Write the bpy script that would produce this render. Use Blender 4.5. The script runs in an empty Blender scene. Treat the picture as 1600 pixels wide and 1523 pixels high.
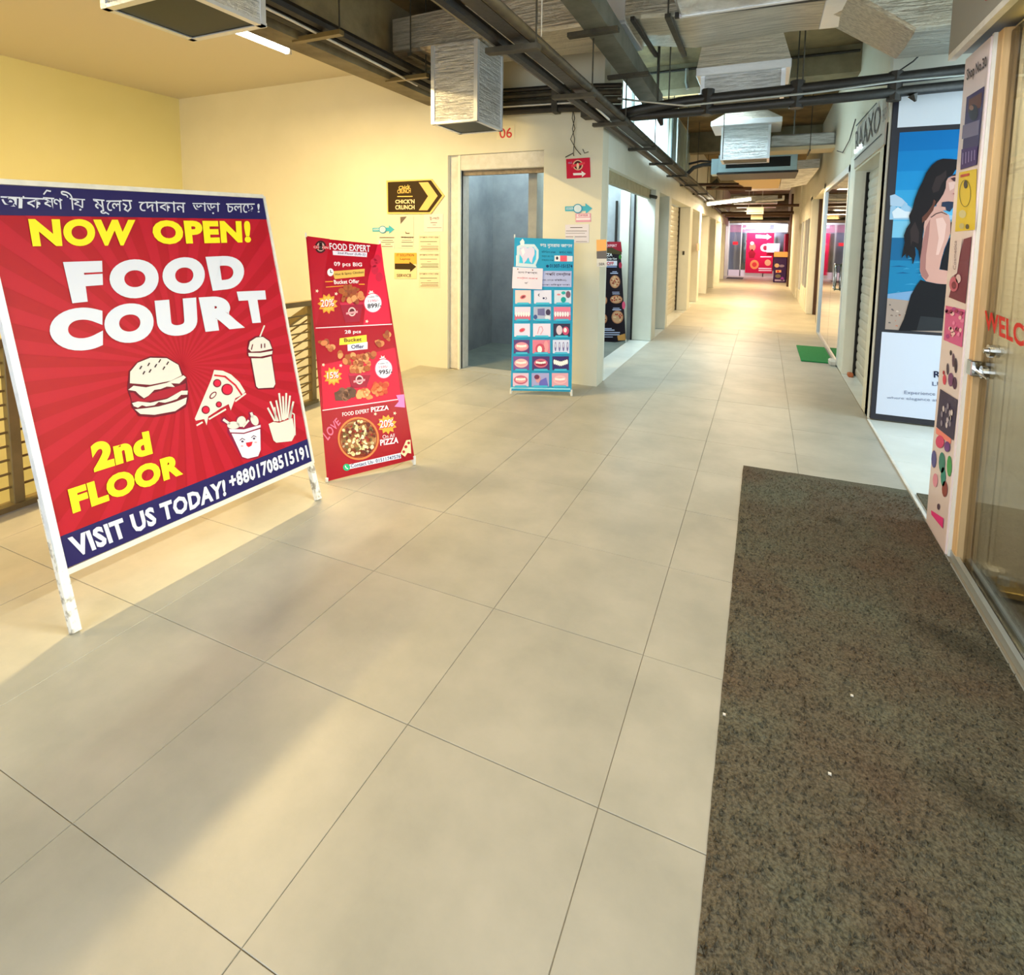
import bpy, bmesh, math, random
from mathutils import Vector, Matrix
from mathutils.geometry import tessellate_polygon
random.seed(7)
S = bpy.context.scene
COL = S.collection
# ------------------------------------------------------------------ camera
F_, CY, PIT, ROL, YAW, HC = 871.08, 458.17, 0.0942, 0.0123, 0.4225, 1.4825
cyw, syw = math.cos(YAW), math.sin(YAW)
fw = Vector((-syw, cyw, 0)); rt = Vector((cyw, syw, 0)); up0 = Vector((0, 0, 1))
# the corridor runs along +Y; the lens looks to its left
f2 = fw * math.cos(PIT) - up0 * math.sin(PIT); u2 = up0 * math.cos(PIT) + fw * math.sin(PIT)
r3 = rt * math.cos(ROL) + u2 * math.sin(ROL); u3 = u2 * math.cos(ROL) - rt * math.sin(ROL)
cam = bpy.data.cameras.new('camera'); co = bpy.data.objects.new('camera', cam); COL.objects.link(co)
co.matrix_world = Matrix(((r3.x, u3.x, -f2.x, 0), (r3.y, u3.y, -f2.y, 0), (r3.z, u3.z, -f2.z, HC), (0, 0, 0, 1)))
cam.sensor_fit = 'HORIZONTAL'; cam.sensor_width = 36; cam.lens = F_ / 1600 * 36
cam.shift_y = -(761.5 - CY) / 1600; cam.clip_start = 0.02
S.camera = co
# ------------------------------------------------------------------ world, lights, exposure
W = bpy.data.worlds.new('sky'); S.world = W; W.use_nodes = True
bg = W.node_tree.nodes['Background']; bg.inputs[0].default_value = (0.80, 0.93, 1.0, 1); bg.inputs[1].default_value = 1.2
S.view_settings.view_transform = 'Standard'; S.view_settings.look = 'None'
S.view_settings.gamma = 1; S.view_settings.use_curve_mapping = False; S.view_settings.exposure = 0.5
S.cycles.max_bounces = 7; S.cycles.diffuse_bounces = 4; S.cycles.glossy_bounces = 4; S.cycles.transparent_max_bounces = 10
S.cycles.use_denoising = True; S.cycles.sample_clamp_indirect = 4; S.cycles.caustics_reflective = False; S.cycles.caustics_refractive = False
def area(name, loc, aim, sx, sy, power, color, spread=180):
    l = bpy.data.lights.new(name, 'AREA'); l.shape = 'RECTANGLE'; l.size = sx; l.size_y = sy; l.energy = power; l.color = color
    l.spread = math.radians(spread)
    o = bpy.data.objects.new(name, l); COL.objects.link(o); o.location = loc
    o.rotation_euler = (Vector(aim) - Vector(loc)).to_track_quat('-Z', 'Y').to_euler(); return o
WARM = (1.0, 0.72, 0.32); WARM2 = (1.0, 0.73, 0.42); COOL = (0.72, 0.93, 1.0); NEUT = (0.90, 0.98, 1.0)
area('daylight_entrance', (-0.6, -2.3, 2.0), (-0.6, 2.5, 0.9), 4.6, 2.2, 84, NEUT)
area('daylight_side_passage', (3.3, 4.5, 1.9), (0.5, 4.6, 0.3), 1.8, 1.8, 48, COOL)
area('daylight_left_openings', (-2.4, 7.6, 3.5), (0.2, 7.6, 2.6), 3.6, 1.0, 190, COOL)
area('daylight_roof_light', (-0.8, 8.3, 4.2), (-0.8, 8.3, 0), 1.2, 0.9, 60, COOL)
# ------------------------------------------------------------------ materials
def lin(c):
    c = c / 255.0
    return c / 12.92 if c <= 0.04045 else ((c + 0.055) / 1.055) ** 2.4
def rgb(c): return (lin(c[0]), lin(c[1]), lin(c[2]), 1)
MATS = {}
def mat(name, c, rough=0.5, metal=0.0, c2=None, scale=3.0, bump=0.0, bscale=None, stretch=(1, 1, 1), emit=0.0, spec=0.5, detail=4, rnd=0.0, lo=0.35, hi=0.65):
    if name in MATS: return MATS[name]
    m = bpy.data.materials.new(name); m.use_nodes = True; nt = m.node_tree; N = nt.nodes; L = nt.links
    b = N['Principled BSDF']; b.inputs['Base Color'].default_value = rgb(c); b.inputs['Roughness'].default_value = rough
    b.inputs['Metallic'].default_value = metal; b.inputs['Specular IOR Level'].default_value = spec
    if emit: b.inputs['Emission Color'].default_value = rgb(c); b.inputs['Emission Strength'].default_value = emit
    if c2 or bump:
        g = N.new('ShaderNodeNewGeometry'); mp = N.new('ShaderNodeMapping'); mp.inputs['Scale'].default_value = stretch
        L.new(g.outputs['Position'], mp.inputs['Vector'])
    if c2:
        n = N.new('ShaderNodeTexNoise'); n.inputs['Scale'].default_value = scale; n.inputs['Detail'].default_value = detail; n.inputs['Roughness'].default_value = 0.6
        L.new(mp.outputs[0], n.inputs['Vector'])
        r = N.new('ShaderNodeValToRGB'); r.color_ramp.elements[0].position = lo; r.color_ramp.elements[1].position = hi
        r.color_ramp.elements[0].color = rgb(c); r.color_ramp.elements[1].color = rgb(c2)
        L.new(n.outputs['Fac'], r.inputs[0]); src = r.outputs[0]
        if rnd:
            oi = N.new('ShaderNodeObjectInfo'); mr = N.new('ShaderNodeMapRange'); mr.inputs[3].default_value = 1 - rnd; mr.inputs[4].default_value = 1 + rnd
            L.new(oi.outputs['Random'], mr.inputs[0]); hs = N.new('ShaderNodeHueSaturation'); L.new(mr.outputs[0], hs.inputs['Value']); L.new(src, hs.inputs['Color']); src = hs.outputs[0]
        L.new(src, b.inputs['Base Color'])
    if bump:
        n2 = N.new('ShaderNodeTexNoise'); n2.inputs['Scale'].default_value = bscale or scale; n2.inputs['Detail'].default_value = 3
        L.new(mp.outputs[0], n2.inputs['Vector'])
        bp = N.new('ShaderNodeBump'); bp.inputs['Strength'].default_value = bump; bp.inputs['Distance'].default_value = 0.01
        L.new(n2.outputs['Fac'], bp.inputs['Height']); L.new(bp.outputs[0], b.inputs['Normal'])
    MATS[name] = m; return m
def flat(c, rough=0.5): return mat('print_%d_%d_%d' % tuple(c), c, rough, spec=0.22)
M_tile = mat('beige_tile', (160, 158, 146), 0.42, c2=(178, 174, 161), scale=2.6, bump=0.06, bscale=30, rnd=0.03, detail=8, spec=0.45)
M_wtile = mat('white_tile', (214, 218, 212), 0.25, c2=(226, 230, 224), scale=2, rnd=0.03)
M_grout = mat('grout', (150, 140, 120), 0.9)
M_paint = mat('cream_paint', (220, 216, 196), 0.65, c2=(227, 223, 204), scale=1.2, bump=0.05, bscale=14)
M_facade = mat('pale_paint', (224, 226, 214), 0.6, c2=(234, 235, 224), scale=1.6, bump=0.05, bscale=18)
M_yel = mat('yellow_cream_paint', (226, 216, 150), 0.7, c2=(230, 220, 158), scale=0.8, bump=0.04, bscale=10)
M_conc = mat('grey_cement', (134, 140, 146), 0.85, c2=(168, 173, 178), scale=1.4, bump=0.25, bscale=9, detail=8)
M_slab = mat('dirty_concrete_soffit', (92, 76, 50), 0.9, c2=(150, 128, 88), scale=1.7, bump=0.4, bscale=14, detail=8)
M_beam = mat('dusty_concrete_beam', (112, 102, 80), 0.9, c2=(150, 140, 112), scale=2.5, bump=0.3, bscale=16, detail=6)
M_black = mat('black_insulation', (22, 20, 18), 0.5, c2=(36, 33, 29), scale=8, bump=0.3, bscale=30)
M_iron = mat('dusty_dark_steel', (50, 47, 39), 0.6, metal=0.2, c2=(72, 67, 54), scale=9, bump=0.1)
M_olive = mat('olive_rail_paint', (112, 96, 58), 0.45, c2=(126, 108, 68), scale=6)
M_white = mat('white_metal_paint', (226, 228, 226), 0.4)
M_offw = mat('scuffed_white', (206, 204, 196), 0.6, c2=(222, 220, 214), scale=12, bump=0.1)
M_steel = mat('chrome', (210, 212, 214), 0.12, metal=1.0)
M_alu = mat('aluminium_section', (196, 204, 206), 0.35, metal=0.7)
M_dark = mat('dark_recess', (20, 20, 22), 0.8)
M_shut = mat('shutter_grey_white', (202, 200, 188), 0.42, metal=0.25, c2=(214, 212, 200), scale=5)
M_mat = mat('carpet_mat', (96, 84, 70), 0.95, c2=(98, 98, 84), scale=2.2, bump=1.0, bscale=95, detail=5, spec=0.1)
def pits(m, sc=120, a=.38, b=.58, dark=.58):
    nt = m.node_tree; N = nt.nodes; L = nt.links; bs = N['Principled BSDF']; src = bs.inputs['Base Color'].links[0].from_socket
    g = N.new('ShaderNodeNewGeometry'); n = N.new('ShaderNodeTexNoise'); n.inputs['Scale'].default_value = sc; n.inputs['Detail'].default_value = 5; n.inputs['Roughness'].default_value = .7
    L.new(g.outputs['Position'], n.inputs['Vector']); mr = N.new('ShaderNodeMapRange'); mr.inputs[1].default_value = a; mr.inputs[2].default_value = b; mr.inputs[3].default_value = dark; mr.inputs[4].default_value = 1.25; L.new(n.outputs['Fac'], mr.inputs[0])
    hs = N.new('ShaderNodeHueSaturation'); val = mr.outputs[0]
    for cx, cy, sx, sy in ((.74, 2.46, .17, .07), (.60, 1.76, .11, .06), (.42, 3.32, .05, .03)):   # dark worn-in dirt patches
        mp = N.new('ShaderNodeMapping'); mp.vector_type = 'TEXTURE'; mp.inputs['Location'].default_value = (cx, cy, 0); mp.inputs['Rotation'].default_value = (0, 0, -.5); mp.inputs['Scale'].default_value = (sx, sy, 1)
        ln = N.new('ShaderNodeVectorMath'); ln.operation = 'LENGTH'; m2 = N.new('ShaderNodeMapRange'); m2.inputs[1].default_value = .5; m2.inputs[2].default_value = 1.4; m2.inputs[3].default_value = .62; m2.inputs[4].default_value = 1.0
        L.new(g.outputs['Position'], mp.inputs['Vector']); L.new(mp.outputs[0], ln.inputs[0]); L.new(ln.outputs['Value'], m2.inputs[0]); mu = N.new('ShaderNodeMath'); mu.operation = 'MULTIPLY'; L.new(val, mu.inputs[0]); L.new(m2.outputs[0], mu.inputs[1]); val = mu.outputs[0]
    L.new(val, hs.inputs['Value']); L.new(src, hs.inputs['Color']); L.new(hs.outputs[0], bs.inputs['Base Color'])
pits(M_mat)
M_green = mat('green_turf_mat', (16, 130, 62), 0.9, c2=(28, 150, 76), scale=60, bump=0.8, bscale=160)
M_wood = mat('tan_wood', (196, 160, 112), 0.55, c2=(212, 180, 134), scale=5, stretch=(6, 6, .4))
M_travert = mat('streaky_tan_board', (168, 156, 128), 0.5, c2=(188, 178, 152), scale=4, stretch=(5, 5, .3), detail=6)
M_amber_veil = mat('amber_slat_veiled', (186, 160, 66), 0.5, c2=(196, 170, 78), scale=3)
M_amber = mat('amber_slat', (158, 120, 24), 0.5, c2=(168, 130, 34), scale=3)
M_dkbrown = mat('dark_brown_frame', (70, 42, 20), 0.5)
def foil(name, c, horiz=True, k=26, vertical=False):
    m = mat(name, c, 0.34, metal=0.8, c2=tuple(int(x * 0.84) for x in c), scale=2.2, bump=0.0, detail=7, lo=.42, hi=.6, stretch=(2, 2, k) if horiz else (1.2, k, k))
    nt = m.node_tree; N = nt.nodes; L = nt.links; b = N['Principled BSDF']
    g = N.new('ShaderNodeNewGeometry'); mp = N.new('ShaderNodeMapping'); mp.inputs['Scale'].default_value = (2, 2, k) if horiz else (1.2, k, k)
    L.new(g.outputs['Position'], mp.inputs['Vector'])
    n = N.new('ShaderNodeTexNoise'); n.inputs['Scale'].default_value = 2.2; n.inputs['Detail'].default_value = 5; n.inputs['Roughness'].default_value = .65
    L.new(mp.outputs[0], n.inputs['Vector'])
    n2 = N.new('ShaderNodeTexNoise'); n2.inputs['Scale'].default_value = 26; n2.inputs['Detail'].default_value = 4; L.new(g.outputs['Position'], n2.inputs['Vector'])
    ad = N.new('ShaderNodeMath'); ad.operation = 'MULTIPLY_ADD'; ad.inputs[1].default_value = 0.6; L.new(n2.outputs['Fac'], ad.inputs[0]); L.new(n.outputs['Fac'], ad.inputs[2])
    bp = N.new('ShaderNodeBump'); bp.inputs['Strength'].default_value = 0.9; bp.inputs['Distance'].default_value = 0.02
    L.new(ad.outputs[0], bp.inputs['Height']); L.new(bp.outputs[0], b.inputs['Normal']); return m
M_foil = foil('foil_insulation', (222, 224, 226)); M_foilh = foil('foil_insulation_long', (206, 200, 184), horiz=False)
M_tape = mat('foil_tape', (226, 230, 236), 0.3, metal=0.5, bump=0.3, bscale=20)
def glass(name, tint=(1, 1, 1), gl=1.0):
    m = bpy.data.materials.new(name); m.use_nodes = True; nt = m.node_tree; N = nt.nodes; L = nt.links
    N.remove(N['Principled BSDF']); o = N['Material Output']
    t = N.new('ShaderNodeBsdfTransparent'); t.inputs[0].default_value = (*tint, 1); g = N.new('ShaderNodeBsdfGlossy'); g.inputs['Roughness'].default_value = 0.03
    f = N.new('ShaderNodeFresnel'); f.inputs[0].default_value = 1.5; mu = N.new('ShaderNodeMath'); mu.operation = 'MULTIPLY'; mu.inputs[1].default_value = gl; mu.use_clamp = True
    L.new(f.outputs[0], mu.inputs[0]); mx = N.new('ShaderNodeMixShader'); L.new(mu.outputs[0], mx.inputs[0]); L.new(t.outputs[0], mx.inputs[1]); L.new(g.outputs[0], mx.inputs[2]); L.new(mx.outputs[0], o.inputs[0])
    return m
def milky(name, c):
    m = bpy.data.materials.new(name); m.use_nodes = True; nt = m.node_tree; N = nt.nodes; N.remove(N['Principled BSDF'])
    t = N.new('ShaderNodeBsdfTranslucent'); t.inputs[0].default_value = rgb(c); d = N.new('ShaderNodeBsdfDiffuse'); d.inputs[0].default_value = rgb(c); mx = N.new('ShaderNodeMixShader'); mx.inputs[0].default_value = .3
    nt.links.new(t.outputs[0], mx.inputs[1]); nt.links.new(d.outputs[0], mx.inputs[2]); nt.links.new(mx.outputs[0], N['Material Output'].inputs[0]); return m
M_milk = milky('milky_acrylic', (236, 248, 250))
M_glass = glass('clear_glass', (.93, .97, .95), 1.3); M_glass3 = glass('near_glass', (.96, .97, .94), .9); M_glass2 = glass('shop_glass', (.92, .95, .93), 2.2)
def glow(name, c, k):
    m = bpy.data.materials.new(name); m.use_nodes = True; nt = m.node_tree; N = nt.nodes
    N.remove(N['Principled BSDF']); e = N.new('ShaderNodeEmission'); e.inputs[0].default_value = (*c, 1); e.inputs[1].default_value = k
    nt.links.new(e.outputs[0], N['Material Output'].inputs[0]); return m
M_tube = glow('lit_tube_warm', (1, .88, .66), 12); M_bulb = glow('lit_bulb_cool', (.75, .95, 1), 12); M_panel = glow('lit_sign_panel', (1, .95, 1), 2.2)
# ------------------------------------------------------------------ helpers
ORG = {}
def thing(name, label, cat, loc=(0, 0, 0), group=None):
    o = bpy.data.objects.new(name, None); COL.objects.link(o); o.location = loc; o.empty_display_size = 0.1
    o['label'] = label; o['category'] = cat
    if group: o['group'] = group
    ORG[o.name] = Vector(loc); return o
def struct(name, loc=(0, 0, 0)):
    o = bpy.data.objects.new(name, None); COL.objects.link(o); o.location = loc; o['kind'] = 'structure'; ORG[o.name] = Vector(loc); return o
def origin(p):
    v = Vector((0, 0, 0))
    while p is not None:
        v = v + p.location; p = p.parent
    return v
def obj(name, bm, m, parent=None, label=None, bevel=0, smooth=False, kind=None):
    me = bpy.data.meshes.new(name)
    if bevel: bmesh.ops.bevel(bm, geom=list(bm.edges), offset=bevel, segments=1, affect='EDGES', profile=0.5)
    if parent is not None: bmesh.ops.translate(bm, vec=-origin(parent), verts=bm.verts)
    bm.to_mesh(me); bm.free(); me.materials.append(m)
    if smooth: me.polygons.foreach_set('use_smooth', [True] * len(me.polygons))
    o = bpy.data.objects.new(name, me); COL.objects.link(o)
    if parent is not None: o.parent = parent
    if label: o['label'] = label
    if kind: o['kind'] = kind
    return o
def tag(o, label, cat, group=None, recentre=True):
    o['label'] = label; o['category'] = cat
    if group: o['group'] = group
    if recentre and o.type == 'MESH' and o.parent is None:
        vs = o.data.vertices; n = len(vs)
        c = Vector((sum(v.co.x for v in vs) / n, sum(v.co.y for v in vs) / n, min(v.co.z for v in vs)))
        o.data.transform(Matrix.Translation(-c)); o.location = c
    return o
def B(): return bmesh.new()
def box(bm, x0, x1, y0, y1, z0, z1):
    v = [bm.verts.new(p) for p in ((x0, y0, z0), (x1, y0, z0), (x1, y1, z0), (x0, y1, z0), (x0, y0, z1), (x1, y0, z1), (x1, y1, z1), (x0, y1, z1))]
    for f in ((3, 2, 1, 0), (4, 5, 6, 7), (0, 1, 5, 4), (1, 2, 6, 5), (2, 3, 7, 6), (3, 0, 4, 7)): bm.faces.new([v[i] for i in f])
    return bm
def hexa(bm, P):
    v = [bm.verts.new(p) for p in P]
    for f in ((3, 2, 1, 0), (4, 5, 6, 7), (0, 1, 5, 4), (1, 2, 6, 5), (2, 3, 7, 6), (3, 0, 4, 7)): bm.faces.new([v[i] for i in f])
    return bm
def bar(bm, a, b, w, h, upv=(0, 0, 1)):
    a = Vector(a); b = Vector(b); d = (b - a).normalized(); u = Vector(upv)
    if abs(d.dot(u)) > .98: u = Vector((1, 0, 0))
    s = d.cross(u).normalized() * (w / 2); t = s.cross(d).normalized() * (h / 2)
    return hexa(bm, [a - s - t, a + s - t, a + s + t, a - s + t, b - s - t, b + s - t, b + s + t, b - s + t])
def tube(bm, pts, r, seg=10, cap=True):
    pts = [Vector(p) for p in pts]; rings = []
    for i, p in enumerate(pts):
        d = ((pts[min(i + 1, len(pts) - 1)] - pts[max(i - 1, 0)])).normalized()
        u = Vector((0, 0, 1)) if abs(d.z) < .9 else Vector((1, 0, 0))
        s = d.cross(u).normalized(); t = s.cross(d)
        rr = r[i] if isinstance(r, (list, tuple)) else r
        rings.append([bm.verts.new(p + s * math.cos(2 * math.pi * k / seg) * rr + t * math.sin(2 * math.pi * k / seg) * rr) for k in range(seg)])
    for a, b in zip(rings, rings[1:]):
        for k in range(seg): bm.faces.new((a[k], a[(k + 1) % seg], b[(k + 1) % seg], b[k]))
    if cap: bm.faces.new(rings[0][::-1]); bm.faces.new(rings[-1])
    return bm
def boxo(name, x0, x1, y0, y1, z0, z1, m, parent=None, **k): return obj(name, box(B(), x0, x1, y0, y1, z0, z1), m, parent, **k)
# ---- printed sheets: artwork laid on a real flat surface (plane through O, axes e, u; n faces the viewer)
CAMP = Vector((0, 0, HC))
class Sheet:
    def __init__(s, O, e, u, parent, n=None):
        s.O = Vector(O); s.e = Vector(e).normalized(); s.u = Vector(u).normalized(); s.n = s.e.cross(s.u).normalized()
        if s.n.dot(CAMP - s.O) < 0: s.n = -s.n
        s.parent = parent; s.z = lambda x, y: (x, y); s.buf = {}
    def P(s, x, y):
        x, y = s.z(x, y)
        d = f2 + r3 * ((x - 800) / F_) - u3 * ((y - CY) / F_)
        t = (s.O - CAMP).dot(s.n) / d.dot(s.n); q = CAMP + d * t - s.O
        return q.dot(s.e), q.dot(s.u)
    def W(s, a, b, l): return s.O + s.e * a + s.u * b + s.n * (0.0012 * (l + 1))
    def poly(s, pts, c, l=1, name='picture'): s.polyw([s.P(*p) for p in pts], c, l, name)
    def polyw(s, uv, c, l=1, name='picture'):
        vs = [Vector((a, b, 0)) for a, b in uv]
        s.buf.setdefault((name, tuple(c), l), []).append(([s.W(a, b, l) for a, b in uv], tessellate_polygon([vs])))
    def disc(s, x, y, rx, ry, c, l=1, n=20, name='picture', rot=0):
        k, q = math.cos(rot), math.sin(rot)
        s.poly([(x + rx * math.cos(t) * k - ry * math.sin(t) * q, y + rx * math.cos(t) * q + ry * math.sin(t) * k) for t in [2 * math.pi * i / n for i in range(n)]], c, l, name)
    def line(s, pts, w, c, l=2, name='picture'):
        for a, b in zip(pts, pts[1:]):
            dx, dy = b[0] - a[0], b[1] - a[1]; L_ = math.hypot(dx, dy) or 1; nx, ny = -dy / L_ * w / 2, dx / L_ * w / 2; ex, ey = dx / L_ * w * .3, dy / L_ * w * .3
            s.poly([(a[0] + nx - ex, a[1] + ny - ey), (b[0] + nx + ex, b[1] + ny + ey), (b[0] - nx + ex, b[1] - ny + ey), (a[0] - nx - ex, a[1] - ny - ey)], c, l, name)
    def star(s, x, y, r1, r2, n, c, l=1): s.poly([(x + (r1 if i % 2 else r2) * math.cos(math.pi * i / n), y + (r1 if i % 2 else r2) * math.sin(math.pi * i / n)) for i in range(2 * n)], c, l)
    def text(s, t, q, c, l=3, bold=0.0, name='lettering'):
        """q: four corners TL, TR, BR, BL of the words on the surface"""
        vs, fs = glyphs(t, bold); Q = [s.P(*p) for p in q]
        def m(a, b):
            return tuple((Q[3][i] * (1 - a) + Q[2][i] * a) * (1 - b) + (Q[0][i] * (1 - a) + Q[1][i] * a) * b for i in (0, 1))
        s.buf.setdefault((name, tuple(c), l), []).append(([s.W(*m(a, b), l) for a, b in vs], fs))
    def flush(s, names=None, split=False):
        groups = []
        for (name, c, l), items in s.buf.items():
            if split: groups += [((name, c, l), [it]) for it in items]
            else: groups.append(((name, c, l), items))
        for (name, c, l), items in groups:
            vs = []; fs = []
            for v, f in items:
                k = len(vs); vs += v; fs += [tuple(i + k for i in t) for t in f]
            me = bpy.data.meshes.new(name); org = origin(s.parent)
            me.from_pydata([tuple(v - org) for v in vs], [], fs); me.materials.append(flat(c)); me.update()
            o = bpy.data.objects.new(name, me); COL.objects.link(o); o.parent = s.parent
            if len(items) > 1 or (name == 'lettering' and not split): o['kind'] = 'stuff'
            if names and (name, c) in names: o['label'] = names[(name, c)]
        s.buf = {}
GL = {}
def glyphs(t, bold):
    if (t, bold) in GL: return GL[(t, bold)]
    cu = bpy.data.curves.new('t', 'FONT'); cu.body = t; cu.resolution_u = 2 if len(t) > 8 else (4 if len(t) > 3 else 8); cu.offset = bold; cu.size = 1; cu.space_character = 1 + bold * 1.6
    o = bpy.data.objects.new('t', cu); COL.objects.link(o)
    dg = bpy.context.evaluated_depsgraph_get(); me = bpy.data.meshes.new_from_object(o.evaluated_get(dg))
    vs = [(v.co.x, v.co.y) for v in me.vertices]; fs = [tuple(p.vertices) for p in me.polygons]
    bpy.data.objects.remove(o); bpy.data.meshes.remove(me)
    if not vs: vs = [(0, 0), (1, 0), (1, 1)]; fs = []
    x0 = min(v[0] for v in vs); x1 = max(v[0] for v in vs); y0 = min(v[1] for v in vs); y1 = max(v[1] for v in vs)
    vs = [((a - x0) / max(x1 - x0, 1e-6), (b - y0) / max(y1 - y0, 1e-6)) for a, b in vs]
    GL[(t, bold)] = (vs, fs); return GL[(t, bold)]
def zm(ox, oy, k): return lambda x, y: (ox + x / k, oy + y / k)
RED = (186, 16, 40); NAVY = (28, 24, 86); YEL = (232, 218, 36); WHT = (202, 208, 226)

#================================================================== STRUCTURE
XL, XR = -1.5, 0.88
fl = struct('floor')
# concrete base (grout shows in the joints); beyond Y=10.3 the joints are too fine to tell apart
fb = B(); box(fb, -3.65, 3.6, -2.6, 5.48, -0.2, -0.003); box(fb, -3.2, 3.6, 5.49, 10.316, -0.2, -0.003)
obj('screed', fb, M_grout, fl)
mfar = mat('beige_tile_far_lit', (174, 169, 152), 0.4, c2=(192, 186, 168), scale=2.2, spec=0.45)  # lighter than the near tiles: brighter far light put into the colour
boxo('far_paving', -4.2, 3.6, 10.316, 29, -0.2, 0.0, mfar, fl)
meshes = {}
def tile(x0, x1, y0, y1, m, z=0.0, parent=fl, name='tile'):
    g = 0.0010; w = x1 - x0 - 2 * g; d = y1 - y0 - 2 * g; key = (round(w, 3), round(d, 3), m.name)
    if key not in meshes:
        bm = box(B(), -w / 2, w / 2, -d / 2, d / 2, -0.008, 0); 
        me = bpy.data.meshes.new('tile'); bmesh.ops.bevel(bm, geom=[e for e in bm.edges if all(v.co.z > -0.001 for v in e.verts)], offset=0.0010, segments=1, affect='EDGES'); bm.to_mesh(me); bm.free(); me.materials.append(m); meshes[key] = me
    o = bpy.data.objects.new(name, meshes[key]); COL.objects.link(o); o.parent = parent
    o.location = ((x0 + x1) / 2, (y0 + y1) / 2, z + random.uniform(-.0006, .0006)); o.rotation_euler = (random.uniform(-.0008, .0008), random.uniform(-.0008, .0008), 0); return o
for j in range(-3, 16):
    y0 = .716 + .6 * j; y1 = y0 + .6
    for i in range(-4, 5):
        x0 = -1.5247 + .6 * i; x1 = x0 + .6
        lo = -3.65 if y0 < 5.4 else XL
        if y0 < 5.48 < y1 and x1 < XL: y1c = 5.48
        else: y1c = y1
        if y0 > 5.4 and x1 < XL + .05: continue
        a, b = max(x0, lo), min(x1, 0.875)
        if b - a < .05: continue
        tile(a, b, y0, y1c, M_tile)
for i in range(5):
    for j in range(-1, 4):
        a, b = .88 + .6 * i, min(.88 + .6 * (i + 1), 3.6); y0, y1 = max(3.40, 3.3 + .6 * j), min(3.9 + .6 * j, 5.5)
        if y1 - y0 > .05 and b - a > .05: tile(a, b, y0, y1, M_wtile)
# left facade rhythm (openings along Y)
OP = [(5.75, 8.43), (8.75, 9.73), (9.95, 12.67), (13.1, 14.6), (15.0, 17.15), (17.45, 19.5), (19.8, 22.18), (22.5, 24.6), (24.9, 27.2)]
for a, b in OP[:4]:
    n = max(1, round((b - a) / .6))
    for k in range(n): tile(-1.8, XL, a + (b - a) * k / n, a + (b - a) * (k + 1) / n, M_wtile, name='threshold_tile')
for k in range(5): tile(XR + .0, 1.06, 5.84 + .3 * k, 5.84 + .3 * (k + 1), M_wtile, name='threshold_tile')
# back wall with door 06
wb = struct('wall_back')
bm = B(); box(bm, -7.9, -3.27, 5.48, 5.70, -3.4, 3.75); box(bm, -3.27, -2.12, 5.48, 5.70, 2.42, 3.75); box(bm, -2.12, XL, 5.48, 5.70, 0, 3.72); box(bm, -3.27, XL, 5.50, 5.70, -3.4, -0.01)
obj('plaster', bm, M_paint, wb)
d1 = struct('door_1')
boxo('jamb', -3.27, -3.12, 5.53, 5.70, 0, 2.42, M_offw, d1); boxo('jamb', -3.15, -3.12, 5.50, 5.56, 0, 2.42, M_facade, d1)
boxo('shutter_box', -3.12, -2.12, 5.50, 5.70, 2.25, 2.42, M_offw, d1, bevel=.008)
boxo('shutter_bottom_rail', -3.12, -2.13, 5.56, 5.60, 2.20, 2.26, mat('rusty_rail', (120, 108, 92), .7, c2=(150, 138, 120), scale=20), d1)
boxo('threshold', -3.12, -2.12, 5.48, 5.70, -0.004, 0.004, M_tile, d1)
rm = struct('wall_room')
bm = B(); box(bm, -3.6, -2.3, 7.2, 7.3, 0, 2.9); box(bm, -2.38, -2.28, 5.7, 7.3, 0, 2.9); box(bm, -3.7, -3.55, 5.7, 7.3, 0, 2.9); box(bm, -4.2, -1.79, 8.43, 8.56, 0, 2.78)
obj('cement', bm, M_conc, rm)
boxo('floor_room', -3.6, -1.8, 5.7, 8.43, -0.006, 0.001, mat('screed_floor', (110, 118, 112), .5, c2=(126, 134, 126), scale=4), None, kind='structure')
area('room_fill', (-2.9, 6.4, 3.1), (-2.9, 6.6, 0), .8, .8, 16, COOL); area('room_fill_front', (-2.2, 7.3, 3.0), (-2.0, 8.2, .8), .6, .6, 16, COOL)  # added fill lights that brighten the dark rooms
# stairwell shell
ws = struct('wall_stairwell'); bm = B(); box(bm, -7.95, -7.7, -2.6, 5.6, -3.4, 3.5); box(bm, -7.9, -3.65, -2.7, -2.5, -3.4, 3.5); box(bm, -3.75, -3.66, -2.6, 3.7, -3.4, -0.2); obj('plaster', bm, M_yel, ws)
boxo('floor_lower', -7.9, -3.6, -2.6, 5.6, -3.5, -3.4, mat('lower_floor', (150, 138, 108), .5), None, kind='structure')
boxo('ceiling_stairwell', -7.9, -3.4, -2.6, 5.6, 3.43, 3.55, mat('stairwell_ceiling', (222, 214, 192), .7), None, kind='structure')
# corridor ceiling with a roof light over the left side
bm = B(); box(bm, -3.45, 3.6, -2.6, 7.7, 3.7, 3.85); box(bm, -.35, 3.6, 7.7, 9.0, 3.7, 3.85); box(bm, -1.7, 3.6, 9.0, 29, 3.7, 3.85)
obj('ceiling', bm, M_slab, None, kind='structure')
bm = B(); box(bm, -3.52, -3.3, -2.6, 5.48, 2.98, 3.7); box(bm, XL, XR, 7.4, 7.72, 3.40, 3.7); box(bm, XL, XR, 12.0, 12.3, 3.3, 3.7); box(bm, XL, XR, 17, 17.3, 3.2, 3.7); box(bm, -3.3, XR, 1.2, 1.5, 3.45, 3.7)
obj('trim_1', bm, M_beam, None, kind='structure')
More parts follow.
